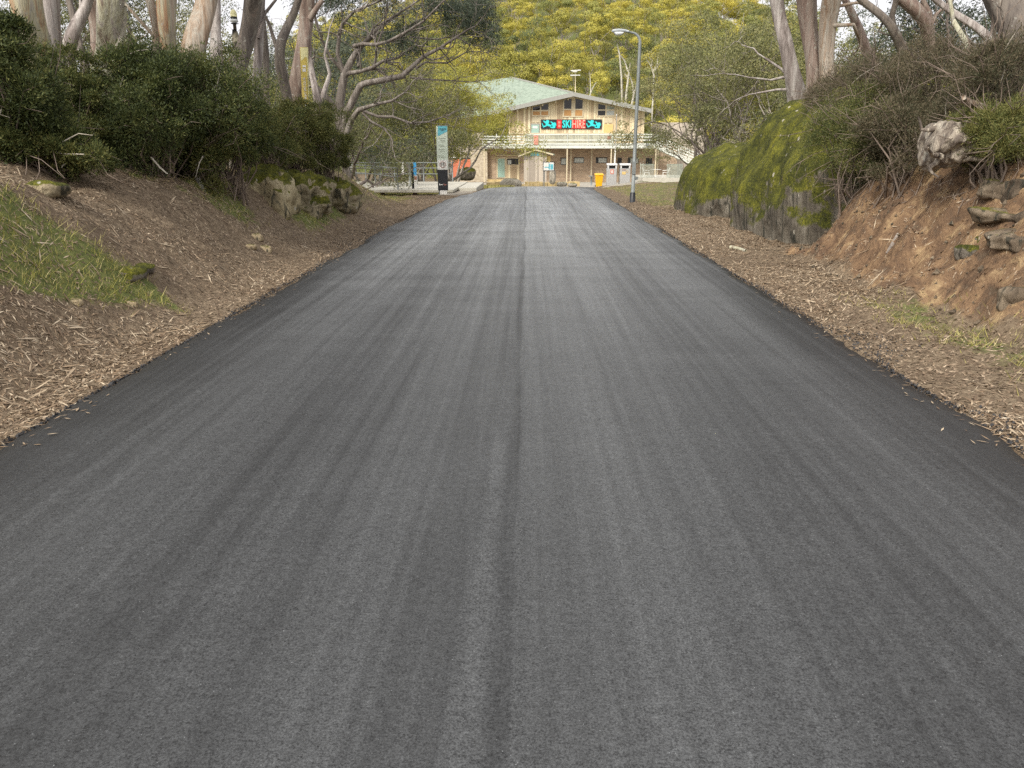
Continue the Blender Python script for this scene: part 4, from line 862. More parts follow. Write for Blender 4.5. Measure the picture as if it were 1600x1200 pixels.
tp = np.array(tips); tp = tp[rng.choice(len(tp), min(len(tp), 70), replace=False)]; clumps(cr, tp[tp[:, 2] > 4.2], 0.26, 26, 0.075, rng, aspect=0.26, flat=0.8, droop=0.6)
cr.build('crown', M['leaf_grey'], root)

# ------------------------------------------------------------------ heath shrubs on the left bank, scrub on the right
def shrub(label, c, rad, n, leaf, seed, size=0.045, name='heath_shrub', group=None, lobes=46, twigs=26, twigm='twig', lr=0.34, outward=0.9, aspect=0.30, pale=3, low=-0.85, skirt=True):
    rng = np.random.default_rng(seed); c = np.array(c, float); rad = np.array(rad, float); gz = tz(c[0], c[1])
    root = thing(name, label, 'shrub', (c[0], c[1], gz), group)
    d = rng.normal(size=(lobes, 3)); d /= np.linalg.norm(d, axis=1)[:, None]; d[:, 2] = np.where(d[:, 2] < low, -d[:, 2], d[:, 2])
    L = c + d * rad * rng.uniform(0.45, 1.10, (lobes, 1))
    if skirt:
        q_ = np.nonzero(L[:, 2] - terrain(L[:, 0], L[:, 1]) < 0.55)[0]; L[q_, 2] = terrain(L[q_, 0], L[q_, 1]) + rng.uniform(.12, .5, len(q_))
    lr_ = lr * rng.uniform(0.45, 1.3, lobes) * rad.mean()
    per = n // lobes; q = rng.normal(size=(lobes, per, 3)) + d[:, None] * 0.5 + np.array([0, 0, .35]); q /= np.linalg.norm(q, axis=2)[..., None]
    sh = 1 + 0.40 * np.sin(q[..., 0] * 7 + L[:, None, 0] * 5) * np.sin(q[..., 1] * 6 + q[..., 2] * 8)
    X = L[:, None] + q * (lr_[:, None] * sh * rng.uniform(0.55, 1.05, (lobes, per)) ** 1)[..., None] * np.array([1, 1, .85])
    D = q * outward + rng.normal(0, .6, q.shape) + np.array([0, 0, .35])
    fb = MB(); fb.leaves(X.reshape(-1, 3), size, aspect, rng, D=D.reshape(-1, 3)); fb.build('foliage', M[leaf], root)
    tw = MB()
    for i in range(lobes):
        s = np.array([c[0] + rng.normal(0, rad[0] * .18), c[1] + rng.normal(0, rad[1] * .18), 0]); s[2] = tz(s[0], s[1]) - .05; m_ = (s + L[i]) / 2 + rng.normal(0, .12, 3)
        tw.tube([s, m_, L[i], L[i] + d[i] * lr_[i] * .8], [.018, .012, .007, .003], 4, cap=False)
    for i in range(twigs):
        k_ = rng.integers(0, lobes); s = L[k_] + d[k_] * lr_[k_] * .5; e = s + d[k_] * rng.uniform(.2, .5) + rng.normal(0, .15, 3)
        tw.tube([s, (s + e) / 2 + rng.normal(0, .05, 3), e], [.006, .005, .002], 3, cap=False)
    for i in range(pale):
        k_ = rng.integers(0, lobes); s = L[k_] + np.array([0, -1, .2]) * lr_[k_] * .9; e = s + rng.normal(0, .25, 3) + np.array([0, -.05, 0]); tw.tube([s, (s + e) / 2 + rng.normal(0, .04, 3), e], [.008, .007, .003], 4, m=1)
    tw.build('stems', [M[twigm], M['twig_pale']], root)
    return root
GS = 'dark heath shrubs on the left bank'
def sh(u, v, Y, ru, rv, ry, n, leaf, seed, label, **kw):
    p = P(u, v, Y); return shrub(label, p, (ru / ppm(Y), ry, rv / ppm(Y)), n, leaf, seed, **kw)
sh(5, 160, 9.4, 80, 105, .7, 80000, 'leaf_heath', 1, 'tall dark green heath shrub filling the left edge of the picture', group=GS, lobes=80)
sh(70, 255, 9.6, 88, 45, .5, 56000, 'leaf_heath', 2, 'low spreading heath shrub hanging over the grassy spur', group=GS, lobes=66)
sh(110, 170, 11.4, 78, 72, .7, 56000, 'leaf_heath', 3, 'heath shrub under the silvery leaning trunk, right of the tallest shrub', group=GS, lobes=66)
sh(232, 185, 11.8, 82, 84, .8, 76000, 'leaf_heath', 4, 'broad rounded heath shrub below the straight olive trunk', group=GS, lobes=80)
sh(335, 180, 12.8, 84, 90, .8, 76000, 'leaf_heath', 5, 'broad heath shrub under the stout peeling trunk and the lantern', group=GS, lobes=80)
sh(290, 240, 12.4, 84, 36, .5, 40000, 'leaf_heath', 6, 'lower skirt of heath in the middle of the left bank', group=GS, lobes=50)
sh(415, 212, 15.0, 54, 58, .8, 44000, 'leaf_heath', 7, 'loose olive heath shrub above the pale faced rock', group=GS, lobes=50)
sh(462, 212, 16.8, 46, 50, .8, 40000, 'leaf_heath', 8, 'heath shrub just below the yellow club sign', group=GS, lobes=44)
sh(506, 224, 17.6, 34, 50, .8, 42000, 'leaf_heath', 9, 'last dark heath shrub at the right end of the row', group=GS, lobes=44)
GQ = 'scraggly scrub on the right bank'
kwq = dict(size=0.04, twigs=90, outward=.7, lr=.44, pale=5, skirt=False, name='scrub_bush', group=GQ, aspect=.18)
sh(1352, 218, 11.8, 60, 60, .8, 46000, 'leaf_heath', 31, 'green scrub bush draped over the near end of the huge boulder', lobes=46, **kwq)
sh(1365, 150, 13.0, 72, 50, .8, 40000, 'leaf_scrub', 32, 'brown twiggy scrub bush above the huge boulder', lobes=44, **kwq)
sh(1420, 225, 10.8, 72, 55, .7, 46000, 'leaf_scrub', 33, 'olive scrub bush left of the upturned stump', lobes=46, **kwq)
sh(1450, 135, 11.5, 80, 50, .8, 42000, 'leaf_scrub', 34, 'brown scrub bush with dead twigs above the upturned stump', lobes=46, **kwq)
sh(1560, 140, 9.6, 80, 55, .7, 42000, 'leaf_scrub', 35, 'brown scrub at the foot of the largest right trunk', lobes=46, **kwq)
sh(1562, 212, 8.9, 50, 36, .6, 44000, 'leaf_heath', 36, 'dark scrub under the mossy log, at the right picture edge', lobes=40, **kwq)
sh(1300, 155, 15.5, 40, 26, .7, 20000, 'leaf_scrub', 37, 'small scrub bush at the foot of the close pair of trunks', lobes=26, **kwq)
sh(1370, 285, 11.6, 45, 22, .4, 14000, 'leaf_scrub', 38, 'sparse dark scrub clinging to the top of the orange cut', lobes=24, **kwq)

# upturned stump
c = P(1490, 228, 8.9); st = thing('upturned_stump', 'pale upturned root stump overhanging the orange cut', 'stump', c)
rm = rock_mb((c[0] + .05, c[1] + .25, c[2] + .02), (.21, .40, .27), 12, sub=80, power=3.2, amp=.35, freq=2.2, fine=.09, ledge=.05); rm.build('root_plate', M['stump_wood'], st)
mb = MB(); rng = np.random.default_rng(9)
for i in range(5):
    a = rng.uniform(0, 6.28); s_ = c + np.array([math.cos(a) * .16, rng.normal(0, .1), math.sin(a) * .2]); t1 = np.array([-math.sin(a), rng.normal(0, .4), math.cos(a)])
    pts = [s_]; dd = np.array([math.cos(a) * .5, -.3, math.sin(a) * .5]) + t1 * rng.choice([-1, 1]) * .8
    for q_ in range(5): dd = dd + rng.normal(0, .35, 3); pts.append(pts[-1] + dd / np.linalg.norm(dd) * rng.uniform(.04, .09))
    mb.tube(pts, np.linspace(rng.uniform(.02, .04), .008, 6), 7)
mb.build('root_tangle', M['stump_wood'], st)
# logs and sticks
def log(label, pts, Y, mat, name='fallen_log', cat='log', dy=0.2):
    mb = MB(); Q = [P(u, v, Y) if Y else hit(u, v) + [0, 0, .02] for u, v, w_ in pts]; L = len(Q); Y = Y or Q[0][1]; dy = dy if abs(Q[0][1] - Q[-1][1]) < 1e-6 else 0
    for i_ in range(L): Q[i_][1] += dy * i_
    mb.tube(Q, [w_ / 2 / ppm(Y) for u, v, w_ in pts], 10); o = mb.build(name, M[mat], origin=tuple(float(q) for q in Q[0])); return tag(o, label, cat)
log('mossy pale log lying over the scrub at the upper right', [(1506, 152, 8), (1512, 156, 10), (1530, 160, 10), (1562, 166, 8), (1605, 178, 7)], 8.9, 'bark_tan', dy=.08)
log('short pale stick at the foot of the huge boulder', [(1142, 388, 6), (1153, 390, 5), (1165, 394, 5)], 0, 'bark_cream', 'stick', 'stick', .02)
log('grey stick lying on the orange cut', [(1385, 398, 3), (1394, 385, 7), (1403, 368, 5)], 0, 'branch_pale', 'stick', 'stick', .05)
log('pair of pale cut branches lying under the left shrubs', [(302, 270, 9), (310, 285, 8), (318, 300, 7)], 0, 'bark_cream', 'stick', 'stick', -.08)
log('thin white stick poking out below the broad left shrubs', [(236, 246, 3), (250, 262, 3), (262, 272, 2)], 11, 'dead_wood', 'stick', 'stick', .0)
log('broken pale stump under the olive shrub on the left bank', [(366, 254, 26), (372, 244, 18), (378, 232, 7)], 15, 'bark_tan', 'broken_stump', 'stump', .05)
log('dark stem inside the hollow below the left shrubs', [(168, 262, 8), (170, 246, 8), (172, 228, 7)], 11.8, 'bark_cream', 'snag', 'snag', .03)
log('bleached fallen branch leaning behind the railings', [(608, 264, 5), (603, 250, 4.5), (598, 240, 4), (590, 225, 2)], 43, 'dead_wood', 'snag', 'snag', .1)
log('second bleached branch leaning left of the blue pillar', [(620, 262, 4), (612, 248, 3), (606, 232, 2)], 44, 'dead_wood', 'snag', 'snag', .1)

# ------------------------------------------------------------------ the lodge
YB, YD = 90.0, 87.2
def X(u, Y=YB): return P(u, 250, Y)[0]
def Z(v, Y=YB): return P(850, v, Y)[2]
G = -1.99
lodge = thing('ski_lodge', 'timber and brick ski lodge with a raised deck at the end of the road', 'building', (X(880), YB, G))
def part(name, mb, mat, parent=lodge, label=None): 
    o = mb.build(name, M[mat] if isinstance(mat, str) else mat, parent)
    if label: o['label'] = label
    return o
mb = MB(); mb.box(X(762), X(1058), YB, YB + 9, G - .5, Z(228)); part('brick_wall', mb, 'brick')
mb = MB(); mb.box(X(736), X(762) - .003, YB - .7, YB + 8, G - .5, Z(236)); part('stone_wall', mb, 'stone')
mb = MB(); mb.box(X(700), X(736) - .003, YB - .3, YB + 7, G - .5, Z(240)); part('side_wall', mb, 'stone')
mb = MB(); mb.box(X(690), X(755), YB - .5, YB + 7, Z(240) + .003, Z(208)); part('side_boards', mb, 'boards_grey')
prof = [(X(795), Z(228) + .003), (X(1004), Z(228) + .003), (X(1004), Z(172)), (X(893), Z(149.5)), (X(795), Z(169.5))]
mb = MB(); mb.prism(prof, YB, YB + 12); part('timber_wall', mb, 'boards')
# roof: front left slope climbing back to the main ridge, right slope
A = np.array([X(768), YB - 1.1, Z(175.5, YB - 1)]); Pk = np.array([X(893), YB - 1.3, Z(146, YB - 1)]); Rt = np.array([X(1012), YB - 1.1, Z(172, YB - 1)])
Bk = P(797, 121, YB + 9); Bl = P(700, 134, YB + 9); Al = np.array([X(700), YB + 3, Z(182, YB)]); Rb = Rt + np.array([1.0, 12, -.2]); Pb = Bk + np.array([0.0, 3, .1])
th = np.array([0, 0, -.22])
rf = MB(); V = [A, Pk, Bk, Bl, Al]; rf.add(V + [p + th for p in V], tris=[(0, 1, 2), (0, 2, 3), (0, 3, 4), (5, 7, 6), (5, 8, 7), (5, 9, 8)], quads=[(0, 5, 6, 1), (1, 6, 7, 2), (2, 7, 8, 3), (3, 8, 9, 4), (4, 9, 5, 0)])
V = [Pk, Rt, Rb, Bk]; rf.add(V + [p + th for p in V], quads=[(0, 1, 2, 3), (7, 6, 5, 4), (1, 0, 4, 5), (2, 1, 5, 6), (3, 2, 6, 7)])
roof = part('roof', rf, 'roof')
fc = MB(); off = np.array([0, -.06, -.10])
fc.bar(A + off, Pk + off, .08, .42); fc.bar(Pk + off, Rt + off, .08, .42); fc.bar(Bk + np.array([0, 0, .05]), Pk + np.array([0, 0, .05]), .18, .14); part('fascia', fc, 'fascia', roof)
mb = MB()
for k_ in range(6):
    p = Pk + (A - Pk) * (k_ + .4) / 6.5; mb.box(p[0] - .06, p[0] + .06, YB - .95, YB - .003, p[2] - .55, p[2] - .33)
part('rafters', mb, 'trim', roof)
mb = MB(); p = P(893, 152, YB - .5); mb.box(p[0] - .28, p[0] + .28, YB - 1.0, YB - .004, p[2] - .12, p[2] + .12); part('ridge_beam', mb, 'trim', roof)
# upper windows
def win(polys, frame, label=None):
    """polys: list of (polygon in photo px, material)"""
    f = MB(); pts = [(X(u), Z(v)) for u, v in frame]; f.prism(pts, YB - .07, YB - .003)
    o = part('window', f, 'trim', lodge, label)
    for poly, mt in polys:
        g = MB(); g.prism([(X(u), Z(v)) for u, v in poly], YB - .085, YB - .072); part('pane', g, mt, o)
win([([(832, 171.5), (842.6, 168.8), (842.6, 172.0), (832, 172.2)][::-1], 'glass'), ([(832, 166.2 + 1.6), (842.8, 165), (842.8, 171.6), (832, 171.6)][::-1], 'glass'), ([(845, 164.2), (855.6, 161.6), (855.6, 171.6), (845, 171.6)][::-1], 'glass'), ([(832, 174.2), (842.8, 174.2), (842.8, 180), (832, 180)][::-1], 'amber'), ([(845, 174), (855.6, 174), (855.6, 180), (845, 180)][::-1], 'amber')], [(830.5, 166.6), (857.2, 160.2), (857.2, 182), (830.5, 182)][::-1], 'left gable window, its lower panes amber')
win([([(880, 156.5), (891, 154), (891, 170), (880, 170)][::-1], 'glass'), ([(897, 154), (908, 156.8), (908, 170), (897, 170)][::-1], 'glass'), ([(880, 172), (891, 172), (891, 181), (880, 181)][::-1], 'amber'), ([(897, 172), (908, 172), (908, 181), (897, 181)][::-1], 'amber')], [(878, 155.5), (893.6, 151.6), (909.8, 155.8), (909.8, 183), (878, 183)][::-1], 'tall middle gable window under the ridge')
win([([(932, 162.5), (943, 164.8), (943, 171), (932, 171)][::-1], 'glass'), ([(945.5, 165.5), (956.5, 168), (956.5, 171), (945.5, 171)][::-1], 'deckgrey'), ([(932, 173), (943, 173), (943, 180.5), (932, 180.5)][::-1], 'glass'), ([(945.5, 173.2), (956.5, 173.2), (956.5, 180), (945.5, 180)][::-1], 'frost')], [(930.5, 160.5), (958, 166.6), (958, 182.5), (930.5, 182.5)][::-1], 'right gable window with one pale lower pane')
def flat(name, u0, u1, v0, v1, mat, label=None, y=YB, d=.05, parent=lodge, proud=.003):
    f = MB(); a = P(u0, v1, y); b = P(u1, v0, y); f.box(a[0], b[0], y - d - proud, y - proud, a[2], b[2]); return part(name, f, mat, parent, label)
dr = flat('door', 829, 843.4, 193, 209, 'fascia', 'pale green upper door beside the banner'); flat('door_panel', 830.5, 842, 195, 209, 'greendoor', y=YB - .056, d=.02, parent=dr); flat('notice', 832.5, 840, 197, 200.5, 'white', y=YB - .08, d=.01, parent=dr)
flat('panel', 943, 958, 194, 207.5, 'yellowpanel', 'yellow board right of the banner')
for (u0, u1, v0, v1) in ((831, 844, 183.5, 191.5), (945, 957, 184, 192)): flat('window_apron', u0, u1, v0, v1, 'trim')
for u in (859.5, 872, 915, 926, 962): flat('batten', u - .5, u + .5, 182 - abs(u - 893) * -.02, 208, 'trim', d=.03)
flat('string_course', 795, 1004, 207.5, 209.6, 'trim', d=.09)
flat('wall_light', 820.5, 823, 168.5, 170.5, 'white', d=.1)
# ground floor openings
dr = flat('door', 776, 790.5, 245.5, 278.5, 'trim', 'pale green ground floor door'); flat('door_panel', 778, 788.5, 248, 277, 'greendoor', y=YB - .056, d=.02, parent=dr)
flat('entry_boards', 791, 812, 258, 282, 'boards', d=.06); flat('lintel', 775, 814, 241.8, 243.6, 'trim', d=.12)
wn = flat('window', 790.8, 811.6, 246.2, 258, 'trim'); flat('pane', 792.5, 810, 247.8, 257, 'glass', y=YB - .056, d=.02, parent=wn); flat('blind', 793.5, 799, 250, 256.5, 'frost', y=YB - .08, d=.01, parent=wn)
for (u0, u1, v0, v1, lb) in ((876, 885, 246.5, 257.5, 'frost'), (896.5, 912.5, 246, 254.8, 'frost'), (931, 948.5, 246, 254.8, 'frost'), (964.5, 971.5, 246.5, 256.5, 'glass'), (981, 998, 246.3, 255.5, 'frost'), (1009, 1019, 247, 257.5, 'glass')):
    wn = flat('window', u0, u1, v0, v1, 'black'); o_ = 4 if lb == 'frost' and u0 > 920 else 1
    flat('pane', u0 + o_, u1 - .8, v0 + 1.2, v1 - .8, lb, y=YB - .056, d=.02, parent=wn)
rd = flat('roller_door', 706, 735, 248.5, 278, 'reddoor', 'orange red roller door at the left end', y=YB - .3, d=.06); flat('lintel', 704, 736, 246.8, 248.4, 'black', y=YB - .3, d=.1)
flat('notice', 704, 712, 240.5, 246.5, 'white', y=YB - .3, d=.04)
# deck
dk = MB(); dk.box(X(754, YD), X(1026, YD), YD, YB - .004, Z(228, YD) - .02, Z(225.5, YD)); part('deck_floor', dk, 'boards_grey')
db = MB(); db.box(X(754, YD), X(1026, YD), YD - .06, YD - .003, Z(231.8, YD), Z(227, YD)); part('deck_beam', db, 'deckwhite')
rl = MB(); zt = lambda v: Z(v, YD)
for v in (212.2, 216.4, 220.6, 224.6): rl.box(X(754, YD), X(820, YD), YD - .10, YD - .062, zt(v + 2.3), zt(v))
part('railing', rl, 'deckwhite', lodge, 'white horizontal rails on the left part of the deck')
rl = MB(); rl.box(X(820, YD), X(1026, YD), YD - .10, YD - .062, zt(211.2), zt(209.2)); rl.box(X(820, YD), X(1026, YD), YD - .10, YD - .062, zt(220), zt(218)); rl.box(X(820, YD), X(1026, YD), YD - .10, YD - .062, zt(226.2), zt(223.8))
rl.box(X(960, YD), X(1026, YD), YD - .10, YD - .062, zt(215.6), zt(213)); part('railing', rl, 'deckwhite')
pk = MB(); rng = np.random.default_rng(3); u = 821.0
while u < 958:
    pk.box(X(u, YD), X(u + .9, YD), YD - .06, YD - .03, zt(223.9), zt(211.1)); u += 1.25
part('railing_mesh', pk, 'deckgrey')
for u in (755, 776, 798, 820, 850, 886, 918, 924 + 32, 990, 1025): 
    q = MB(); q.box(X(u - .45, YD), X(u + .45, YD), YD - .14, YD - .101, zt(227), zt(209)); part('railing_post', q, 'deckwhite')
flat('notice', 834, 841, 211.5, 226, 'pinkred', 'faded red notice on the deck railing', y=YD - .11, d=.02)
flat('lifebuoy_board', 949, 954.5, 212.5, 218, 'pinkbrown', y=YD - .11, d=.02)
for u in (756.5, 820.5, 886, 892, 924.5, 954.8, 959, 1024.5, 1028): 
    q = MB(); yy = YD if u not in (892, 924.5, 959, 1028) else YB - .5
    q.box(X(u - .9, yy), X(u + .9, yy), yy, yy + .14, G - .3, Z(230, yy)); part('deck_post', q, 'trim')
# stair from the deck, going down to the right
sr = MB(); a = P(1026, 229, YD); b = P(1092, 259, YD)
for k_ in range(14):
    t_ = (k_ + .5) / 14; p = a + (b - a) * t_; sr.box(p[0] - .16, p[0] + .16, YD, YD + 1.3, p[2] - .03, p[2] + .03)
sr.bar(a + np.array([0, -.03, -.05]), b + np.array([0, -.03, -.05]), .05, .34); sr.bar(a + np.array([0, 1.33, -.05]), b + np.array([0, 1.33, -.05]), .05, .34)
so_ = part('staircase', sr, 'deckwhite')
hr = MB()
for dv in (-18, -13.5, -9, -4.5): hr.bar(P(1024, 229 + dv, YD - .06), P(1092, 259 + dv, YD - .06), .04, .13)
for t_ in (0, .25, .5, .75, 1): p = a + (b - a) * t_; hr.box(p[0] - .05, p[0] + .05, YD - .12, YD - .085, p[2], p[2] + 1.2)
part('handrail', hr, 'deckwhite', so_)
flat('round_lamp', 1009.5, 1013.5, 224, 228, 'steel', y=YD - .07, d=.15)
# right rear wing seen through the trees
mb = MB(); mb.box(X(1036), X(1110), YB + 3, YB + 9, G - .5, Z(190)); part('rear_wing', mb, 'boards_grey')
# antenna on the roof
an = thing('roof_antenna', 'television antenna with two cross bars on the lodge roof', 'antenna', P(899, 146, YB + 1))
mb = MB(); mb.tube([P(899, 148, YB + 1), P(899, 109, YB + 1)], .045, 8); part('mast', mb, 'trim', an)
mb = MB(); mb.bar(P(892, 110.5, YB + 1), P(907.5, 109.5, YB + 1), .09, .09); mb.bar(P(895, 112, YB + 1), P(902, 112, YB + .5), .06, .06); part('cross_bar', mb, 'white', an)
mb = MB(); mb.bar(P(891, 117.5, YB + 1), P(906.5, 117.5, YB + 1), .09, .09); part('cross_bar', mb, 'white', an)

# ---- text
def text_mb(txt, p0, width, height, y, bold=0.0, rot90=False):
    cu = bpy.data.curves.new('t', 'FONT'); cu.body = txt; cu.size = 1; cu.offset = bold; cu.fill_mode = 'FRONT'; cu.resolution_u = 2
    ob = bpy.data.objects.new('t', cu); COL.objects.link(ob); bpy.context.view_layer.update()
    me = bpy.data.meshes.new_from_object(ob.evaluated_get(bpy.context.evaluated_depsgraph_get()))
    V = np.zeros(len(me.vertices) * 3, np.float32); me.vertices.foreach_get('co', V); V = V.reshape(-1, 3).astype(float)
    F = [list(p.vertices) for p in me.polygons]
    bpy.data.objects.remove(ob); bpy.data.curves.remove(cu); bpy.data.meshes.remove(me)
    mn_, mx_ = V.min(0), V.max(0); x = (V[:, 0] - mn_[0]) / (mx_[0] - mn_[0]) * width; z = (V[:, 1] - mn_[1]) / (mx_[1] - mn_[1]) * height
    if rot90: x, z = -z, x
    W = np.stack([p0[0] + x, np.full(len(x), y), p0[2] + z], -1); mb = MB(); mb.add(W, ngons=F); return mb

# banner
ban = thing('banner', 'long black SKI HIRE banner with cyan skiers, on the lodge gable', 'banner', P(893, 194, YB - .1))
yb = YB - .10
mb = MB(); a = P(845, 201.3, yb); b = P(940.5, 186.6, yb); mb.box(a[0], b[0], yb - .03, yb, a[2], b[2]); part('backing', mb, 'black', ban)
def prect(u0, u1, v0, v1, y, d=.006):
    m_ = MB(); a = P(u0, v1, y); b = P(u1, v0, y); m_.box(a[0], b[0], y - d, y, a[2], b[2]); return m_
part('red_block', prect(869.8, 877.6, 187.2, 200.8, yb - .031), 'red', ban)
mbx = prect(872.2, 875.6, 189.6, 193, yb - .038, .004); a = prect(872.2, 875.6, 194.6, 198.6, yb - .038, .004); mbx.add(a.V[0], a.Q[0][0]); part('emblem', mbx, 'pinkred', ban)
part('red_strip', prect(893.4, 915, 187.2, 200.8, yb - .031), 'red', ban)
p0 = P(878.4, 199.8, yb); sc_ = 1 / ppm(YB)
part('lettering', text_mb('SKI', p0, 14.0 * sc_, 11.4 * sc_, yb - .045, .035), 'cyan', ban)
p0 = P(894.2, 199.8, yb); part('lettering', text_mb('HIRE', p0, 19.8 * sc_, 11.4 * sc_, yb - .045, .0), 'salmon', ban)
sk1 = [[(846.5, 193), (847.5, 192.6), (849.5, 197), (853, 195.5), (852.5, 193), (849.5, 190.5), (848.5, 188.6), (850.5, 188.6), (852.5, 190), (854, 187.6), (857.2, 187.8), (858.4, 189.6), (857.6, 191.6), (856.6, 193), (860, 195), (863.5, 196.4), (863, 198.4), (859, 197.6), (855, 196.6), (851, 198.4), (849, 199.4), (847.6, 196)]]
sk2 = [[(859.5, 190), (862, 190), (864.5, 192), (866, 191), (868.5, 192), (869, 194.6), (869.6, 195.6), (868, 196.2), (867.6, 199.6), (866, 200.4), (861, 200), (859, 199.2), (861.6, 198.2), (861.4, 194.6), (862.6, 193.2)]]
for du in (0, 69.5):
    m_ = MB()
    for poly in sk1 + sk2:
        q = [P(u + du, v, yb) for u, v in poly]; m_.add([(p[0], yb - .04, p[2]) for p in q], ngons=[list(range(len(q)))])
    part('skier_print', m_, 'cyan', ban)

# flagpole in front of the deck
fp = thing('flagpole', 'thin white pole standing before the deck, right of centre', 'pole', (P(963, 280, 84)[0], 84, tz(P(963, 280, 84)[0], 84)))
mb = MB(); a = P(963.5, 180, 84); mb.tube([(a[0], 84, tz(a[0], 84) - .1), (a[0], 84, a[2])], [.07, .05], 10); part('shaft', mb, 'white', fp)
mb = MB(); mb.tube([(a[0], 84, a[2]), (a[0], 84, a[2] + .12)], [.08, .03], 10); part('cap', mb, 'white', fp)

# shed
ys_ = 80.0; X8 = lambda u: P(u, 260, ys_)[0]; Z8 = lambda v: P(850, v, ys_)[2]
shd = thing('timber_shed', 'small grey timber shed with a low gable roof in front of the lodge', 'shed', (X8(836), ys_, Z8(284)))
mb = MB(); mb.prism([(X8(818.5), Z8(290)), (X8(854), Z8(290)), (X8(854), Z8(241.5)), (X8(836.5), Z8(235.8)), (X8(818.5), Z8(241.5))], ys_, ys_ + 2.2); part('walls', mb, 'boards_grey', shd)
mb = MB()
for (a, b) in (((810, 243.4), (836.6, 233.6)), ((836.4, 233.6), (864, 241.2))):
    p = [(X8(a[0]), ys_ - .35, Z8(a[1])), (X8(b[0]), ys_ - .35, Z8(b[1])), (X8(b[0]) + .25, ys_ + 2.6, Z8(b[1])), (X8(a[0]) + .25, ys_ + 2.6, Z8(a[1]))]
    p = [np.array(q) for q in p]; t_ = np.array([0, 0, -.10]); mb.add(p + [q + t_ for q in p], [(0, 1, 2, 3), (7, 6, 5, 4), (1, 0, 4, 5), (2, 1, 5, 6), (3, 2, 6, 7), (0, 3, 7, 4)])
rf_ = part('roof', mb, 'roof', shd)
mb = MB(); mb.bar((X8(810), ys_ - .39, Z8(243.9)), (X8(836.5), ys_ - .39, Z8(234.1)), .05, .12); mb.bar((X8(836.5), ys_ - .39, Z8(234.1)), (X8(864), ys_ - .39, Z8(241.7)), .05, .12); part('bargeboard', mb, 'trim', rf_)
flat('sign_plate', 829, 837, 237.6, 243.2, 'teal', y=ys_, parent=shd); flat('sign_plate', 838.4, 842.6, 237.8, 243.2, 'teal', y=ys_, parent=shd); flat('corner_board', 855, 860, 243.5, 262, 'yellowpanel', y=ys_ + .4, parent=shd, d=.08)
# map board
ym = 64.0; pm = P(857, 289, ym)
mbd = thing('map_board', 'trail map board in a dark frame on a post before the shed', 'sign', (pm[0], ym, tz(pm[0], ym)))
flat('panel', 848, 866.5, 252.6, 267.4, 'black', y=ym, parent=mbd); flat('map', 849.2, 865.4, 253.8, 266.2, 'white', y=ym - .056, d=.01, parent=mbd)
mb = MB(); 
for (u0, u1, v0, v1) in ((857, 859.5, 255.5, 265), (850.5, 857, 260.5, 262), (860, 864.5, 256.5, 265)): a = P(u0, v1, ym); b = P(u1, v0, ym); mb.box(a[0], b[0], ym - .075, ym - .07, a[2], b[2])
part('map_print', mb, 'teal', mbd)
mb = MB(); a = P(850.2, 268, ym); mb.box(a[0] - .04, a[0] + .04, ym, ym + .08, tz(a[0], ym) - .1, a[2] + .1); part('post', mb, 'steel', mbd)
c = P(863, 276, 67); rm = rock_mb((c[0], 67, c[2]), (.28, .25, .62), 51, sub=24, power=3, amp=.12); tag(rm.build('standing_stone', M['rock_pale'], origin=(float(c[0]), 67., float(c[2]))), 'grey standing stone right behind the map board', 'stone')
# low sandstone wall
mb = MB(); rng = np.random.default_rng(8); u = 760.0
while u < 903:
    w_ = rng.uniform(4, 9); a = P(u, 290, 68); b = P(u + w_ * .96, 284 + rng.uniform(-.6, 1.4) if not 785 < u < 812 else 288, 68); g0 = tz(a[0], 68); mb.box(a[0], b[0], 68 + rng.uniform(-.05, .05), 68.5, g0 - .2, max(g0 + .15, b[2])); u += w_
lw = mb.build('garden_wall', M['sandstone']); tag(lw, 'low yellow sandstone garden wall in front of the lodge', 'wall')
mb = MB()
for k_ in range(3): mb.box(X(762), X(792), YB - 3.2 + k_ * .5, YB - .8, G - .3, G + .05 + k_ * .14)
tag(mb.build('entry_steps', M['sandstone'], origin=(float(X(777)), YB - 2, G)), 'sandstone steps leading to the pale green ground floor door', 'steps')

# ------------------------------------------------------------------ bins
def bevel(o, w_=.02, seg=2):
    m_ = o.modifiers.new('b', 'BEVEL'); m_.width = w_; m_.segments = seg; m_.limit_method = 'ANGLE'; return o
yw = 60.0; s_ = 1 / ppm(yw); c = P(935.5, 292.4, yw); gz = tz(c[0], yw); wb = thing('wheelie_bin', 'bright yellow wheelie bin at the right edge of the road end', 'bin', (c[0], yw, gz))
H_ = 1.05
mb = MB(); V = [(-.21, -.24, .03), (.21, -.24, .03), (.21, .24, .03), (-.21, .24, .03), (-.30, -.33, H_ * .9), (.30, -.33, H_ * .9), (.30, .33, H_ * .9), (-.30, .33, H_ * .9)]
mb.add([(c[0] + x, yw + y, gz + z) for x, y, z in V], [(3, 2, 1, 0), (4, 5, 6, 7), (0, 1, 5, 4), (1, 2, 6, 5), (2, 3, 7, 6), (3, 0, 4, 7)]); bevel(part('body', mb, 'binyellow', wb), .04)
mb = MB(); V = [(-.34, -.38, H_ * .88), (.34, -.38, H_ * .88), (.34, .40, H_ * .92), (-.34, .40, H_ * .92), (-.30, -.34, H_ * .95), (.30, -.34, H_ * .95), (.30, .36, H_ * 1.02), (-.30, .36, H_ * 1.02)]
mb.add([(c[0] + x, yw + y, gz + z) for x, y, z in V], [(3, 2, 1, 0), (4, 5, 6, 7), (0, 1, 5, 4), (1, 2, 6, 5), (2, 3, 7, 6), (3, 0, 4, 7)]); bevel(part('lid', mb, 'binyellow', wb), .03)
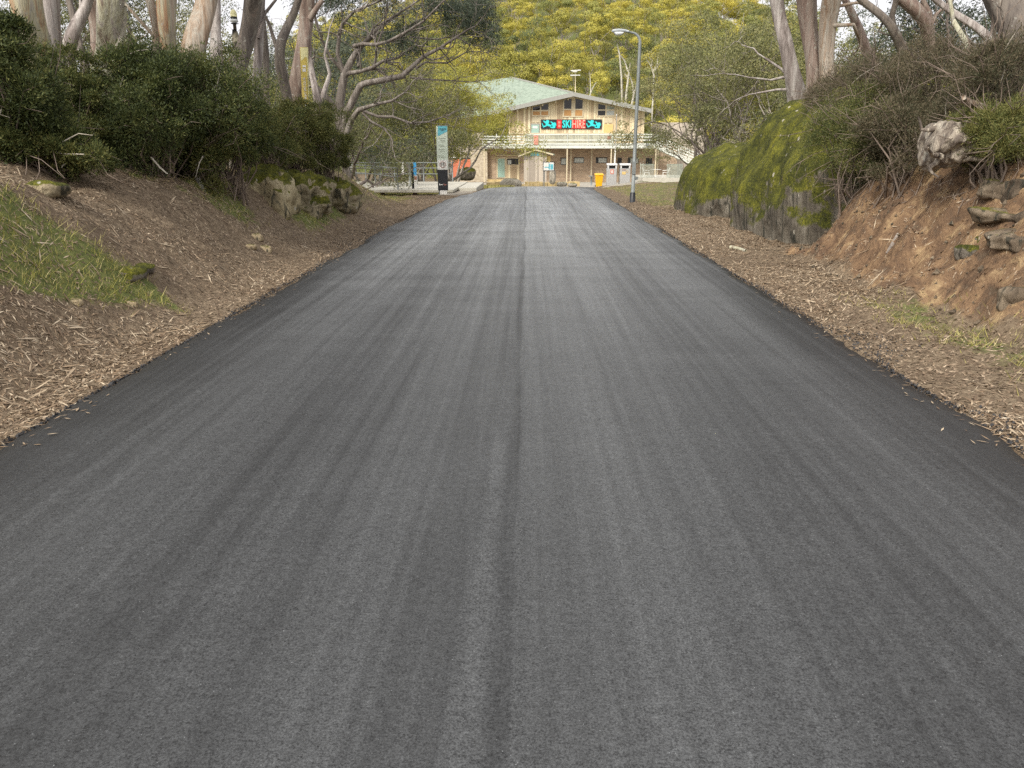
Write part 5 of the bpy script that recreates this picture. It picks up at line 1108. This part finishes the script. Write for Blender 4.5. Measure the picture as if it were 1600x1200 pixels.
for sx in (-1, 1):
    mb = MB(); mb.tube([(c[0] + sx * .22, yw + .26, gz + .10), (c[0] + sx * .28, yw + .26, gz + .10)], .10, 14); part('wheel', mb, 'rubber', wb)
mb = MB(); mb.tube([(c[0] - .25, yw + .42, gz + H_ * .93), (c[0] + .25, yw + .42, gz + H_ * .93)], .02, 8); part('handle', mb, 'rubber', wb)

def litter_bin(u0, u1, label, red):
    Y = 56.0; a = P(u0, 287.3, Y); b = P(u1, 255.5, Y); cx = (a[0] + b[0]) / 2; hw = (b[0] - a[0]) / 2; g0 = min(tz(cx, Y), a[2]); t = thing('litter_bin', label, 'bin', (cx, Y, g0), 'steel bin enclosures by the lamp post'); zt_ = b[2]; Ht = zt_ - g0
    mb = MB(); mb.box(cx - hw, cx + hw, Y, Y + .8, g0 + .04, zt_ - .34); bevel(part('cabinet', mb, 'bingrey', t), .025)
    mb = MB(); mb.box(cx - hw + .04, cx + hw - .04, Y + .05, Y + .75, g0 - .05, g0 + .037); part('plinth', mb, 'steel', t)
    mb = MB(); mb.box(cx - hw + .02, cx + hw - .02, Y + .14, Y + .78, zt_ - .337, zt_ - .12); part('chute_box', mb, 'black', t)
    mb = MB(); pr = [(Y - .02, zt_ - .13), (Y + .82, zt_ - .06), (Y + .82, zt_), (Y + .1, zt_), (Y - .02, zt_ - .06)]
    x0, x1 = cx - hw - .02, cx + hw + .02; n_ = len(pr); mb.add([(x0, y, z) for y, z in pr] + [(x1, y, z) for y, z in pr], [(i_, (i_ + 1) % n_, (i_ + 1) % n_ + n_, i_ + n_) for i_ in range(n_)], ngons=[list(range(n_))[::-1], list(range(n_, 2 * n_))]); part('hood', mb, 'bintop', t)
    for sx in (-1, 1): mb = MB(); mb.box(cx + sx * (hw - .06) - .05, cx + sx * (hw - .06) + .05, Y + .0, Y + .136, zt_ - .337, zt_ - .13); part('hood_post', mb, 'bintop', t)
    lc = P(u0 + 5.5, 262, Y)
    if red:
        lb_ = flat('sticker', u0 + 5.4, u0 + 11, 264.5, 272, 'pinkred', y=Y, d=.008, parent=t); flat('sticker_mark', u0 + 7, u0 + 9.4, 266.2, 270.4, 'white', y=Y - .013, d=.004, parent=lb_)
    else:
        flat('sticker', u0 + 3.6, u0 + 10, 264.8, 266, 'pinkbrown', y=Y, d=.008, parent=t); flat('sticker', u0 + 3.6, u0 + 9.6, 268, 272.6, 'yellowpanel', y=Y, d=.008, parent=t)
        mb = MB(); q = P(u0 + 11.8, 268, Y); th_ = np.linspace(0, 2 * math.pi, 17); mb.tube([(q[0] + math.cos(a_) * .07, Y - .012, q[2] + math.sin(a_) * .07) for a_ in th_], .012, 5, cap=False); part('recycling_mark', mb, 'yellowpanel', t)
litter_bin(948.2, 964.4, 'steel bin enclosure with a red sticker, left of the two', True)
litter_bin(968.2, 985.6, 'steel bin enclosure with yellow print, right beside the lamp post', False)
# drinking fountain
c = P(923.8, 284.5, 70); g0 = tz(c[0], 70); df = thing('drinking_fountain', 'thin dark post fountain left of the yellow wheelie bin', 'fountain', (c[0], 70, g0))
mb = MB(); mb.tube([(c[0], 70, g0 - .1), (c[0], 70, g0 + .75)], [.09, .07], 10); part('pedestal', mb, 'steel', df)
mb = MB(); mb.box(c[0] - .24, c[0] + .12, 69.85, 70.15, g0 + .753, g0 + .83); part('basin', mb, 'steel', df)
# small white litter post right of pole
c = P(993.5, 286, 58); g0 = tz(c[0], 58); df = thing('tap_stand', 'small white stand with a dark top just right of the lamp post', 'stand', (c[0], 58, g0))
mb = MB(); mb.box(c[0] - .05, c[0] + .06, 58, 58.1, g0 - .1, g0 + .55); part('post', mb, 'white', df)
mb = MB(); mb.box(c[0] - .12, c[0] + .14, 57.95, 58.15, g0 + .553, g0 + .75); part('head', mb, 'steel', df)

# concrete pads
def slab(name, x0, x1, y0, y1, z0, z1, label, mat='concrete'):
    mb = MB(); mb.box(x0, x1, y0, y1, z0, z1); o = bevel(mb.build(name, M[mat], origin=((x0 + x1) / 2, (y0 + y1) / 2, z0)), .015); return tag(o, kind='structure')
a = P(1000, 276.5, 80); b = P(1062, 276.5, 80); slab('pavement', a[0], b[0] + 1, 78, 86.5, G - .3, a[2], '')
# patio fence, chairs and table
yp = 78.2; pz = P(1010, 276.5, 80)[2]
fn = thing('patio_fence', 'grey picket fence round the patio under the deck stairs', 'fence', (P(1025, 270, yp)[0], yp, pz))
def panel_px(u0, u1, v0, v1):
    mb = MB(); u = u0
    while u < u1: a = P(u, v1, yp); b = P(u + .55, v0, yp); mb.box(a[0], b[0], yp, yp + .03, pz, b[2]); u += 1.25
    a = P(u0, v0 + 2.4, yp); b = P(u1, v0 + 1, yp); mb.box(a[0], b[0], yp + .031, yp + .06, a[2], b[2]); part('picket_panel', mb, 'deckgrey', fn)
panel_px(1000, 1022, 256, 277); panel_px(1042, 1066, 256, 277)
for u, v in ((1000.5, 254), (1004.5, 252), (1020, 252), (1042.5, 252), (1047, 252)):
    mb = MB(); a = P(u - .7, 277, yp); b = P(u + .7, v, yp); mb.box(a[0], b[0], yp - .05, yp - .002, pz, b[2]); part('fence_post', mb, 'deckwhite', fn)
def patio_chair(u, flip, label, Y=79.6):
    c = P(u, 277, Y); t = thing('patio_chair', label, 'chair', (c[0], Y, pz), 'white plastic patio chairs'); f = -1 if flip else 1; x = c[0]
    mb = MB(); mb.box(x - .25, x + .25, Y - .24, Y + .24, pz + .42, pz + .46); part('seat', mb, 'white', t)
    mb = MB(); mb.bar((x - f * .26, Y, pz + .46), (x - f * .42, Y, pz + .92), .46, .04); part('backrest', mb, 'white', t)
    for sx in (-1, 1):
        for sy in (-1, 1): mb = MB(); mb.bar((x + sx * .22, Y + sy * .2, pz + .42), (x + sx * .27, Y + sy * .22, pz), .04, .04); part('leg', mb, 'white', t)
        mb = MB(); mb.bar((x - f * .28, Y + sx * .25, pz + .68), (x + f * .24, Y + sx * .25, pz + .62), .05, .04); part('armrest', mb, 'white', t)
patio_chair(1010, False, 'white plastic chair left of the patio table'); patio_chair(1039, True, 'white plastic chair right of the patio table')
c = P(1024.5, 277, 79.6); t = thing('patio_table', 'round white patio table between the two plastic chairs', 'table', (c[0], 79.6, pz))
mb = MB(); mb.tube([(c[0], 79.6, pz + .72), (c[0], 79.6, pz + .75)], .52, 24); part('tabletop', mb, 'white', t); mb = MB(); mb.tube([(c[0], 79.6, pz), (c[0], 79.6, pz + .717)], .04, 8); part('leg', mb, 'white', t)

# ------------------------------------------------------------------ lamp post
c = P(987.3, 313, 26.2); g0 = tz(c[0], 26.2); Yl = 26.2
lp = thing('street_lamp', 'tall grey steel street lamp with a curved arm at the right roadside', 'street lamp', (c[0], Yl, g0))
top = P(996.3, 67, Yl); x_ = c[0] + .02
pts = [(x_, Yl, g0 + .12), (x_ + .004, Yl, g0 + 2), (x_ + .01, Yl, g0 + 4), (x_ + .012, Yl, top[2])]
for a_ in np.linspace(0, 1, 9)[1:]:
    an_ = a_ * math.pi / 2 * .95; pts.append((x_ + .012 - .30 * (1 - math.cos(an_)), Yl, top[2] + .30 * math.sin(an_)))
e_ = pts[-1]; pts.append((e_[0] - .12, Yl, e_[2] + .02))
mb = MB(); mb.tube(pts, np.interp(np.linspace(0, 1, len(pts)), [0, .3, 1], [.062, .046, .028]), 14); part('pole', mb, 'steel', lp)
mb = MB(); mb.tube([(x_, Yl, g0 - .1), (x_, Yl, g0 + .3), (x_, Yl, g0 + .32)], [.095, .09, .075], 14); part('base_sleeve', mb, 'black', lp)
mb = MB(); mb.box(x_ - .05, x_ + .05, Yl - .08, Yl - .05, g0 + .9, g0 + 1.3); part('access_hatch', mb, 'steel', lp)
hd = MB(); hx = e_[0] - .10; hz = e_[2] + .03; hd.tube([(hx + .02, Yl, hz), (hx - .1, Yl, hz + .02), (hx - .3, Yl, hz + .03), (hx - .46, Yl, hz + .02), (hx - .52, Yl, hz)], [.028, .045, .055, .05, .02], 12); hd = part('lamp_head', hd, 'lampgrey', lp)
mb = MB(); mb.tube([(hx - .14, Yl, hz - .03), (hx - .22, Yl, hz - .055), (hx - .38, Yl, hz - .055), (hx - .46, Yl, hz - .02)], [.02, .06, .06, .02], 12); part('lens', mb, 'lens', hd)

# ------------------------------------------------------------------ speed limit pylon
Yp = 30.0; c = P(692.5, 303, Yp); g0 = tz(c[0], Yp); py = thing('sign_pylon', 'tall teal, white and black information pylon with a 15 speed limit', 'sign', (c[0], Yp, min(g0, c[2])))
def pf(name, u0, u1, v0, v1, mat, y=Yp, d=.12, parent=py): return flat(name, u0, u1, v0, v1, mat, y=y, d=d, parent=parent, proud=0)
bd = pf('upper_panel', 683.8, 698.9, 197, 265, 'signpale', y=Yp + .12, d=.12)
pf('lower_panel', 685.0, 699.6, 265.2, 297.2, 'black', y=Yp + .12, d=.12)
pf('top_cap', 683.4, 699.2, 195.8, 197, 'steel', y=Yp + .13, d=.14)
mb = MB(); q = [P(u, v, Yp) for u, v in ((684, 197.2), (684, 213), (698.7, 205.5), (698.7, 197.2))]; mb.add([(p[0], Yp - .004, p[2]) for p in q], ngons=[[0, 1, 2, 3]]); part('teal_header', mb, 'teal', py)
pf('white_field', 684.4, 699, 249.6, 265, 'white', y=Yp - .002, d=.002)
mb = MB()
for (u0, u1, v0, v1) in ((686.5, 697.3, 201, 202.2), (689, 694, 203.6, 204.3)): a = P(u0, v1, Yp); b = P(u1, v0, Yp); mb.box(a[0], b[0], Yp - .009, Yp - .005, a[2], b[2])
part('header_text', mb, 'black', py)
mb = MB(); rng = np.random.default_rng(4)
for v0, arrow in ((215.6, 1), (218.6, 0), (221, 0), (226.2, 1), (228.2, 0), (233, 1), (235.4, 0), (243, 1), (245, 0)):
    L_ = rng.uniform(4.5, 7.5); a = P(688.5, v0 + .9, Yp); b = P(688.5 + L_, v0, Yp); mb.box(a[0], b[0], Yp - .004, Yp - .001, a[2], b[2])
    if arrow: a = P(685.4, v0 + 1.4, Yp); b = P(687, v0 - .3, Yp); mb.box(a[0], b[0], Yp - .004, Yp - .001, a[2], b[2])
part('direction_text', mb, 'deckgrey', py)
q = P(691.7, 257.2, Yp); th_ = np.linspace(0, 2 * math.pi, 25); mb = MB(); mb.tube([(q[0] + math.cos(a_) * .105, Yp - .008, q[2] + math.sin(a_) * .105) for a_ in th_], .011, 5, cap=False); part('speed_ring', mb, 'pinkbrown', py)
part('speed_number', text_mb('15', (q[0] - .06, 0, q[2] - .055), .12, .11, Yp - .010, .01), 'black', py)
q = P(686, 289.5, Yp); part('logo', text_mb('Baw', (q[0], 0, q[2]), .16, .06, Yp - .006, .03), 'white', py)
q = P(693.3, 289.5, Yp); part('logo', text_mb('Baw', (q[0], 0, q[2]), .10, .06, Yp - .006, .0), 'pinkred', py)
pf('foot', 688.2, 698.6, 297.4, 303.5, 'white', y=Yp + .1, d=.1); pf('foot_bracket', 686, 687.6, 297.4, 304, 'steel', y=Yp + .1, d=.06)

# footbridge slab, rails, small pillar
Yf = 32.0; a = P(598, 297, Yf); b = P(704, 297, Yf); zt_ = a[2] + .01
slab('footpath', a[0] - 3.2, b[0] + .1, Yf, Yf + 8, zt_ - .11, zt_, '')
slab('footpath', b[0] + .11, b[0] + .9, Yf + 2.4, Yf + 8, zt_ - .3, zt_ - .03, '')
sb = MB(); 
for k_ in range(5): x0 = a[0] - 2.8 + k_ * (b[0] - a[0] + 2.6) / 4; sb.box(x0 - .08, x0 + .08, Yf + .5, Yf + .66, tz(x0, Yf) - .3, zt_ - .112)
tag(sb.build('footbridge_stumps', M['bark_dark'], origin=(float(a[0]), Yf, zt_ - .4)), 'dark timber stumps in the shade under the concrete footbridge', 'supports')
rr = thing('handrail_fence', 'galvanised three rail fence along the back of the concrete footbridge', 'fence', (a[0], Yf + 7.8, zt_))
x0, x1 = P(548, 258, Yf + 7.8)[0], P(707, 258, Yf + 7.8)[0]; yy = Yf + 7.8
for h in (.92, .66, .38): mb = MB(); mb.tube([(x0, yy, zt_ + h), (x1, yy, zt_ + h)], .022, 8); part('rail', mb, 'steel', rr)
for k_ in range(8): x = x0 + (x1 - x0) * k_ / 7; mb = MB(); mb.tube([(x, yy, zt_), (x, yy, zt_ + .95)], .028, 8); part('post', mb, 'steel', rr)
r2 = thing('handrail_fence', 'short galvanised rail in front of the footbridge, left of the blue pillar', 'fence', (P(585, 290, 34.5)[0], 34.5, zt_))
for u, Y, hv in ((585.3, 35.5, 255), (591.8, 37.0, 261), (620.6, Yf + .1, 262)): q = P(u, hv, Y); mb = MB(); mb.tube([(q[0], Y, zt_), (q[0], Y, q[2])], .03, 8); part('post', mb, 'steel', r2)
for h in (.85, .5): mb = MB(); mb.tube([tuple(P(620.6, 262, Yf + .1) * [1, 1, 0] + [0, 0, zt_ + h]), tuple(P(585.3, 262, 35.5) * [1, 1, 0] + [0, 0, zt_ + h]), tuple(P(550, 262, 38.5) * [1, 1, 0] + [0, 0, zt_ + h])], .02, 8); part('rail', mb, 'steel', r2)
q = P(640, 254.5, 34.5); tb = thing('rail_bracket', 'grey post with a short side arm behind the blue pillar', 'post', (q[0], 34.5, zt_))
mb = MB(); mb.tube([(q[0], 34.5, zt_), (q[0], 34.5, q[2])], .035, 8); part('post', mb, 'steel', tb); mb = MB(); mb.bar((q[0] - .17, 34.5, q[2]), (q[0] + .2, 34.5, q[2]), .05, .05); part('arm', mb, 'steel', tb)
Yq = 33.0; c = P(647.5, 296.4, Yq); bp = thing('info_pillar', 'waist high pillar with a blue top and white base on the footbridge', 'pillar', (c[0], Yq, zt_))
flat('core', 644.4, 646.6, 256, 296.2, 'black', y=Yq + .1, d=.12, parent=bp, proud=0); flat('blue_face', 646.7, 650.4, 253.5, 274, 'blue', y=Yq + .1, d=.12, parent=bp, proud=0); flat('white_face', 646.7, 652.2, 274.2, 296.2, 'white', y=Yq + .1, d=.12, parent=bp, proud=0); flat('label_plate', 647.2, 651.4, 275.5, 281, 'pinkbrown', y=Yq - .022, d=.005, parent=bp, proud=0)
c = P(629.5, 272, 38); mb = MB(); q = [P(u, v, 38) for u, v in ((629.6, 252), (631.6, 262), (630.2, 273), (627.6, 273), (626.8, 262))]; mb.prism([(p[0], p[2]) for p in q], 38, 38.05); tag(mb.build('white_marker', M['white'], origin=(float(c[0]), 38., zt_)), 'slim white pointed marker standing behind the rails', 'marker')
c = P(547, 262, 36); bx = thing('meter_box', 'small white box on a post at the left end of the railings', 'box', (c[0], 36, zt_)); mb = MB(); mb.box(c[0] - .16, c[0] + .12, 36, 36.2, c[2] - .1, c[2] + .12); part('box', mb, 'white', bx); mb = MB(); mb.tube([(c[0], 36.1, tz(c[0], 36) - .1), (c[0], 36.1, c[2] - .103)], .03, 8); part('post', mb, 'steel', bx)

# ------------------------------------------------------------------ yellow club sign
Yy = 19.6; cs = thing('club_sign', 'tall narrow yellow ski club sign among the trunks on the left', 'sign', (P(476, 180, Yy)[0], Yy, tz(P(476, 180, Yy)[0], Yy)))
def tilt(name, pts, mat, y, d=.03):
    mb = MB(); q = [P(u, v, y) for u, v in pts]; mb.prism([(p[0], p[2]) for p in q], y - d, y); return part(name, mb, mat, cs)
tilt('board', [(468.8, 74), (480, 74), (483, 185), (474, 185)][::-1], 'ochre', Yy)
tilt('pale_top', [(469.2, 74.3), (479.6, 74.3), (480.4, 92), (477, 88), (474.5, 92), (470.4, 95)][::-1], 'ochrepale', Yy - .031, .004)
tilt('edge_strip', [(480.1, 74), (481.6, 74), (482.6, 152), (481.6, 152)][::-1], 'ochrepale', Yy - .0, .03)
for v0, v1 in ((102, 105), (107, 112)): tilt('stripe', [(472.4, v0), (478, v0), (478.3, v1), (472.8, v1)][::-1], 'white', Yy - .031, .004)
q = P(480.6, 161.5, Yy); part('lettering', text_mb('OURAY SKI CLUB', (q[0], 0, q[2]), 37 / ppm(Yy), 3.6 / ppm(Yy), Yy - .036, .02, True), 'white', cs)
tilt('emblem', [(475.8, 163.5), (480, 163.5), (480.2, 167.5), (476, 167.5)][::-1], 'white', Yy - .031, .004)
# lantern behind the bank
Yn = 17.5; q = P(365.5, 28, Yn); ln = thing('lantern_post', 'pale domed lantern on a dark post between the left trunks', 'lantern', (q[0], Yn, tz(q[0], Yn)))
mb = MB(); mb.tube([(q[0], Yn, tz(q[0], Yn) - .1), (q[0], Yn, P(365, 37, Yn)[2])], .035, 8); part('post', mb, 'bark_dark', ln)
def rev(name, prof_, mat):
    mb = MB(); mb.tube([(q[0], Yn, P(365, v, Yn)[2]) for v, r_ in prof_], [r_ / ppm(Yn) for v, r_ in prof_], 16); return part(name, mb, mat, ln)
rev('dish', [(38.2, 2), (37.2, 5.5), (36.6, 5.5), (36, 2.5)], 'black'); rev('lower_globe', [(35.8, 3), (34, 6), (31, 5.5), (30, 4)], 'lens'); rev('collar', [(29.6, 4.6), (28, 5), (26.5, 4.8)], 'black'); rev('dome', [(26.3, 4.9), (22, 5), (18, 4.2), (15.5, 2.6), (14.4, .6)], 'ochrepale')
Yn = 16.8; mb = MB(); pts = [P(u, v, Yn) for u, v in ((378, 118), (376, 100), (373, 80), (369, 62), (366, 46))]; mb.tube(pts, [10 / ppm(Yn), 9.5 / ppm(Yn), 9 / ppm(Yn), 6.5 / ppm(Yn), 3 / ppm(Yn)], 14)
pts0 = pts[0]; o = mb.build('rotten_stump', M['mottled'], origin=(float(pts0[0]), Yn, float(pts0[2]))); tag(o, 'dark mottled rotten trunk below the lantern', 'stump')
print('objects', len(bpy.data.objects))
